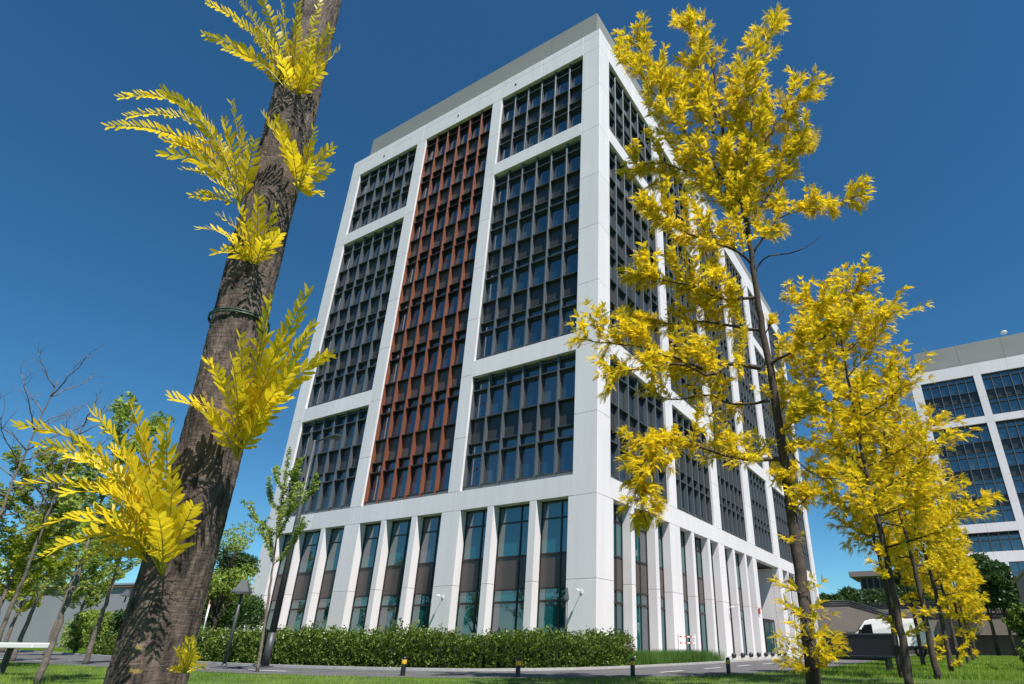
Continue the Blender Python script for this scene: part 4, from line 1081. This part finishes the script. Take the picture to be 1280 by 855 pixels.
fyt = ground(322, 840); dyt = (ROT @ (np.array(fyt) - CAM))[2]
brs = [(.46, 0.1, 1.15, .9), (.47, 2.9, 1.1, 1.0), (.50, 3.6, .9, 1.3), (.56, -.3, 1.2, 1.1), (.6, 2.6, 1.3, .7), (.62, 3.4, 1.3, .55), (.68, .4, 1.2, .9), (.70, 3.0, 1.3, .6), (.74, 2.2, 1.0, .8), (.78, -.2, .8, 1.1), (.82, 3.2, .8, .9), (.88, .5, .5, 1.2)]
young(322, 838, dyt, 5.5, brs, 'thin young tree with green leafy shoots beside the tall street lamp', r0=.042)

def broad(px, py, dep_, h, crown0, rad, lab, leafm='gleaf', r0=.06, lsz=.07, ntw=5, name='young_tree', grp='young green trees on the lawn', barkm='barkthin', lean=(0, 0), per=4):
    T = Tree(.05); f = column(px, py, dep_); top = f + Vector((lean[0], lean[1], h))
    Ct, _ = T.limb([f - Vector((0, 0, .05)), f.lerp(top, .35) + Vector((.04, 0, 0)), f.lerp(top, .7) - Vector((.05, 0, 0)), top], r0, .01, n=30, seg=8, wob=.012)
    nb = int((h - crown0) / .2)
    for k in range(nb):
        t = crown0 / h + (1 - crown0 / h) * (k + random.random()) / nb; i = min(int(t * 29), 28); an = k * 2.4 + random.uniform(-.5, .5); u = (t * h - crown0) / (h - crown0)
        L_ = rad * (1 - .6 * u) * random.uniform(.6, 1.1); d = np.array([math.cos(an), math.sin(an), .55 + .5 * u]); p = Ct[i]
        Cc, _ = T.limb([p, p + d * L_ * .5, p + d * L_ * .8, p + d * L_ + [0, 0, .1]], .018, .004, n=8, seg=5, wob=.02)
        if leafm: T.dress(Cc, .15, ntw, rad * .35, per, lsz, step=lsz * 1.1, rise=.2, up=.2); T.twig_leaves(Cc[2:], lsz, per, lsz, up=.2)
        else:
            for q in range(2, 8):
                d2 = d + rnd_unit(1)[0] * .9 + [0, 0, .35]; d2 /= np.linalg.norm(d2); l2_ = L_ * random.uniform(.15, .4)
                C2, _ = T.limb([Cc[q], Cc[q] + d2 * l2_ * .5 + rnd_unit(1)[0] * .04, Cc[q] + d2 * l2_], .006, .0025, n=5, seg=4)
                for q2 in (2, 3):
                    d3 = d2 + rnd_unit(1)[0] * .8; T.limb([C2[q2], C2[q2] + d3 * .12, C2[q2] + d3 * .22], .003, .002, n=4, seg=3)
    return T.finish(name, (f.x, f.y, 0), lab, 'tree', grp, M[barkm], M[leafm] if leafm else None, FAN)
broad(47, 852, 9.4, 4.6, 1.9, 1.15, 'nearest slim grey trunk at left, right of the white bench', r0=.055, lean=(.0, 0), lsz=.07, ntw=6)
broad(107, 826, 17.5, 5.6, 2.3, 1.7, 'slim tree by the road just left of the thick near trunk', r0=.085, ntw=6, lsz=.06)
broad(16, 824, 19.5, 5.4, 2.0, 1.7, 'green tree by the road behind the white bench', r0=.085, ntw=6, lsz=.06)
broad(-30, 830, 15.0, 5.2, 1.6, 1.9, 'yellowish green tree at the left edge behind the white bench', leafm='ygleaf', r0=.08, ntw=10, lsz=.085)
broad(58, 812, 27.0, 6.2, 2.0, 2.2, 'green tree behind the road, right of the yellowish tree', r0=.10, ntw=6, lsz=.10)
broad(5, 808, 33.0, 7.0, 2.0, 2.6, 'wide green tree across the road in front of the grey hall', leafm='ygleaf', r0=.12, ntw=7, lsz=.12)
broad(86, 806, 38.0, 6.6, 2.4, 2.4, 'green tree across the road in front of the middle of the grey hall', r0=.12, ntw=8, lsz=.13)
broad(-8, 812, 14.0, 6.6, 3.4, 1.6, 'bare branched thin tree with no leaves, left of the golden sprouts', leafm=None, r0=.06, name='bare_tree', grp='bare trees at the left edge')
broad(-75, 812, 12.0, 6.6, 3.2, 1.8, 'bare branched tree reaching in from the left edge', leafm=None, r0=.06, name='bare_tree', grp='bare trees at the left edge')
# dense trees
def dense(px, py, dep_, h, rad, lab, leafm='dleaf', lsz=.13, nleaf=9000, trunkh=1.2, name='leafy_tree', grp='dark leafy trees behind', squash=1.0, loc=None, cat='tree'):
    f = Vector(loc) if loc else column(px, py, dep_); r = empty(name, f, 0, lab, cat, grp)
    w = MB(); w.tube([(0, 0, -.05), (.05, 0, h * .3), (-.05, .05, h * .75)], [.16 * h / 7, .11 * h / 7, .03], 8)
    blobs = []
    for k in range(14):
        an = random.uniform(0, 2 * PI); zz = trunkh + (h - trunkh) * random.uniform(.12, .9); u = (zz - trunkh) / (h - trunkh)
        q = rad * math.sin(PI * (u * .8 + .15)) ** .7 * random.uniform(.2, .75); c = np.array([math.cos(an) * q, math.sin(an) * q, zz]); blobs.append((c, rad * random.uniform(.28, .48)))
        w.tube([(0, 0, zz * .55), tuple(c * .6 + np.array([0, 0, zz * .25])), tuple(c)], [.05, .03, .01], 5)
    w.build('trunk', M['barkdark'], r)
    P = []; per = nleaf // 14
    for (c, b_) in blobs:
        u = rnd_unit(per); rr_ = b_ * RNG.uniform(.35, 1.0, per) ** .4 * (1 + .25 * np.sin(u[:, 0] * 7 + u[:, 2] * 5))
        P.append(c + u * rr_[:, None] * [1, 1, squash * .85])
    P = np.concatenate(P); P = P[P[:, 2] > .15]; n = len(P)
    V = place(FAN[:2], P, rnd_unit(n) + [0, 0, .2], rnd_unit(n), RNG.uniform(.6, 1.2, n) * lsz)
    quads_obj('crown', V.reshape(n * 2, 4, 3), 4, M[leafm], r, np.clip(np.repeat(RNG.normal(.5, .22, n), 2), 0, 1))
    return r
dense(268, 800, 27, 4.9, 1.7, 'dark dense tree beside the warning sign, behind the hedge', lsz=.10)
dense(292, 800, 31, 3.0, 1.5, 'dark low tree between the short lamp and the white tower', lsz=.10, nleaf=6000)
dense(262, 800, 24, 5.6, 1.3, 'lighter green tree rising beside the thick trunk above the warning sign', leafm='gleaf', lsz=.08, nleaf=3500)
for i, (px, dpt, h, rd, lab) in enumerate(((1036, 72, 6.6, 1.8, 'small tree on the podium next to the end of the white tower'), (1068, 76, 7.6, 2.6, 'round bushy tree on the podium left of the brown house'), (1100, 74, 7.2, 2.4, 'bushy tree on the podium in front of the brown house'),
        (1138, 66, 10.5, 3.0, 'tall dark tree on the podium behind the second golden trunk'), (1168, 66, 9.5, 3.0, 'dark tree on the podium behind the golden row'), (1236, 52, 8.2, 2.3, 'dark green tree in front of the distant blue windows'), (1256, 50, 7.6, 2.0, 'dark green tree nearest the slatted screen'))):
    dense(px, 770, dpt, h, rd, lab, lsz=.2, nleaf=6000, trunkh=4.0, grp='trees growing on the podium')
# trees across the park, mirrored in the ground floor glazing
for i, (x, y, h) in enumerate(((-34, -52, 9), (-24, -50, 11), (-13, -53, 10), (-3, -56, 12), (8, -58, 10), (20, -60, 11), (44, -30, 10), (48, -14, 9), (50, 4, 11), (52, 20, 10))):
    dense(0, 0, 0, h, 5.0, 'dark leafy park tree outside the picture, mirrored in the glass', lsz=.45, nleaf=4500, name='park_tree', grp='park trees opposite the tower', loc=(x, y, 0))

# ---- hedges, shrubs, ornamental grass
def hedge(name, line, w0, h, n, lsz, lab, cat, leafm='hleaf', grp=None, jag=.09):
    """line: centre polyline (x,y)"""
    Cn = np.array(smooth_line(line, 5), float); d = np.concatenate([[0], np.cumsum(np.linalg.norm(np.diff(Cn, axis=0), axis=1))])
    c0 = Cn.mean(0); r = empty(name, (c0[0], c0[1], 0), 0, lab, cat, grp)
    t = RNG.uniform(0, d[-1], n); X = np.interp(t, d, Cn[:, 0]); Y = np.interp(t, d, Cn[:, 1])
    i = np.clip(np.searchsorted(d, t) - 1, 0, len(Cn) - 2); dv = (Cn[i + 1] - Cn[i]) / np.linalg.norm(Cn[i + 1] - Cn[i], axis=1, keepdims=True); nv = np.stack([-dv[:, 1], dv[:, 0]], 1)
    hh = h * (1 + .07 * np.sin(t * 1.9) + .06 * np.sin(t * 4.3 + 1) + .04 * np.sin(t * 9.1))
    a = RNG.uniform(-.08, PI + .08, n); e = .5
    cx = np.sign(np.cos(a)) * np.abs(np.cos(a)) ** e * w0 / 2; cz = np.abs(np.sin(a)) ** e * hh
    cz = np.where(RNG.random(n) < .45, RNG.uniform(.02, 1, n) * hh, cz); sh = 1 + RNG.normal(0, jag, n) - .03
    # clumps
    cz = np.where(RNG.random(n) < .03, cz * RNG.uniform(1.0, 1.18, n), cz)
    sh += .11 * np.sin(t * 7 + cz * 6) * np.sin(t * 3.1 - cz * 9)
    P = np.stack([X + nv[:, 0] * cx * sh, Y + nv[:, 1] * cx * sh, np.maximum(cz * sh, .02)], 1) - [c0[0], c0[1], 0]
    out = np.stack([nv[:, 0] * cx, nv[:, 1] * cx, cz * .6], 1)
    V = place(FAN[:2], P, out / np.maximum(np.linalg.norm(out, axis=1, keepdims=True), .01) + rnd_unit(n) * .9 + [0, 0, .4], rnd_unit(n), RNG.uniform(.6, 1.2, n) * lsz)
    quads_obj('foliage', V.reshape(n * 2, 4, 3), 4, M[leafm], r, np.clip(np.repeat(RNG.normal(.5, .25, n), 2), 0, 1))
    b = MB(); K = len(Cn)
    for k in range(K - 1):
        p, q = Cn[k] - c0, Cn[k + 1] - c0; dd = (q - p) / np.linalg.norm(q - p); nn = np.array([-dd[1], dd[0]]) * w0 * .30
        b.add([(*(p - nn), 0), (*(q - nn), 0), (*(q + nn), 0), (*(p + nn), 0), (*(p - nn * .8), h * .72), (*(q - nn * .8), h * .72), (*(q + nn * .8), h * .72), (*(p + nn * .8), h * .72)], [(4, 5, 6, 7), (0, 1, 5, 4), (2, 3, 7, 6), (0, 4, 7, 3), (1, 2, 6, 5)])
    b.build('dark_inside', mat('hedge_inside_' + cat.replace(' ', '_'), (.018, .026, .008), rough=1), r)  # solid block behind the leaves, the hedge's inner shade put in as near-black green
    return r
fl = [np.array(p) for p in far]
hl = [(-24, -7.2), (-17, -8.4), (-10, -9.6), (-6, -10.0), (-3.2, -10.1), (-.5, -9.6), (1.2, -8.9), (2.3, -7.7), (2.8, -6.2), (3.0, -3.9)]
hedge('hedge', hl, 1.5, .86, 85000, .058, 'long dense dark green hedge between the road and the white tower', 'hedge')
hedge('far_hedge', [(-62, 5.5), (-50, 3.6), (-38, 1.2), (-27, -1.2)], 2.0, 1.9, 16000, .13, 'rough green hedge across the road in front of the grey hall', 'hedge', leafm='gleaf', jag=.16)
def ogr(n):
    t = RNG.uniform(0, 1, n); X = np.interp(t, [0, .5, 1], [3.3, 3.5, 3.55]) + RNG.normal(-.6, .5, n).clip(-1.9, .35); Y = -3.6 + t * 8.0; return np.stack([X, Y], 1)
og = blades('ornamental_grass', ogr, 16000, .28, .55, .008, M['oleaf'], lean=.5); tag(og, kind='stuff')
# clipped shrub at the right edge
sb = column(1311, 850, 10.5)
dense(0, 0, 0, 1.45, .55, 'bright green rounded shrub at the right edge', leafm='hleaf', lsz=.05, nleaf=14000, trunkh=.02, name='shrub', grp=None, cat='shrub', loc=(sb.x + .05, sb.y, 0))
# little plants along the hall
for i, (px, dpt) in enumerate(((98, 30), (122, 28), (146, 27))):
    dense(px, 800, dpt, 2.2, .7, ('small loose shrub with twiggy top left of the far lamp', 'small shrub across the road beside the far lamp', 'small dark conifer like shrub right beside the near trunk')[i], leafm='gleaf' if i < 2 else 'dleaf', nleaf=1500, lsz=.1, trunkh=.1, name='shrub', grp='shrubs across the road', cat='shrub')
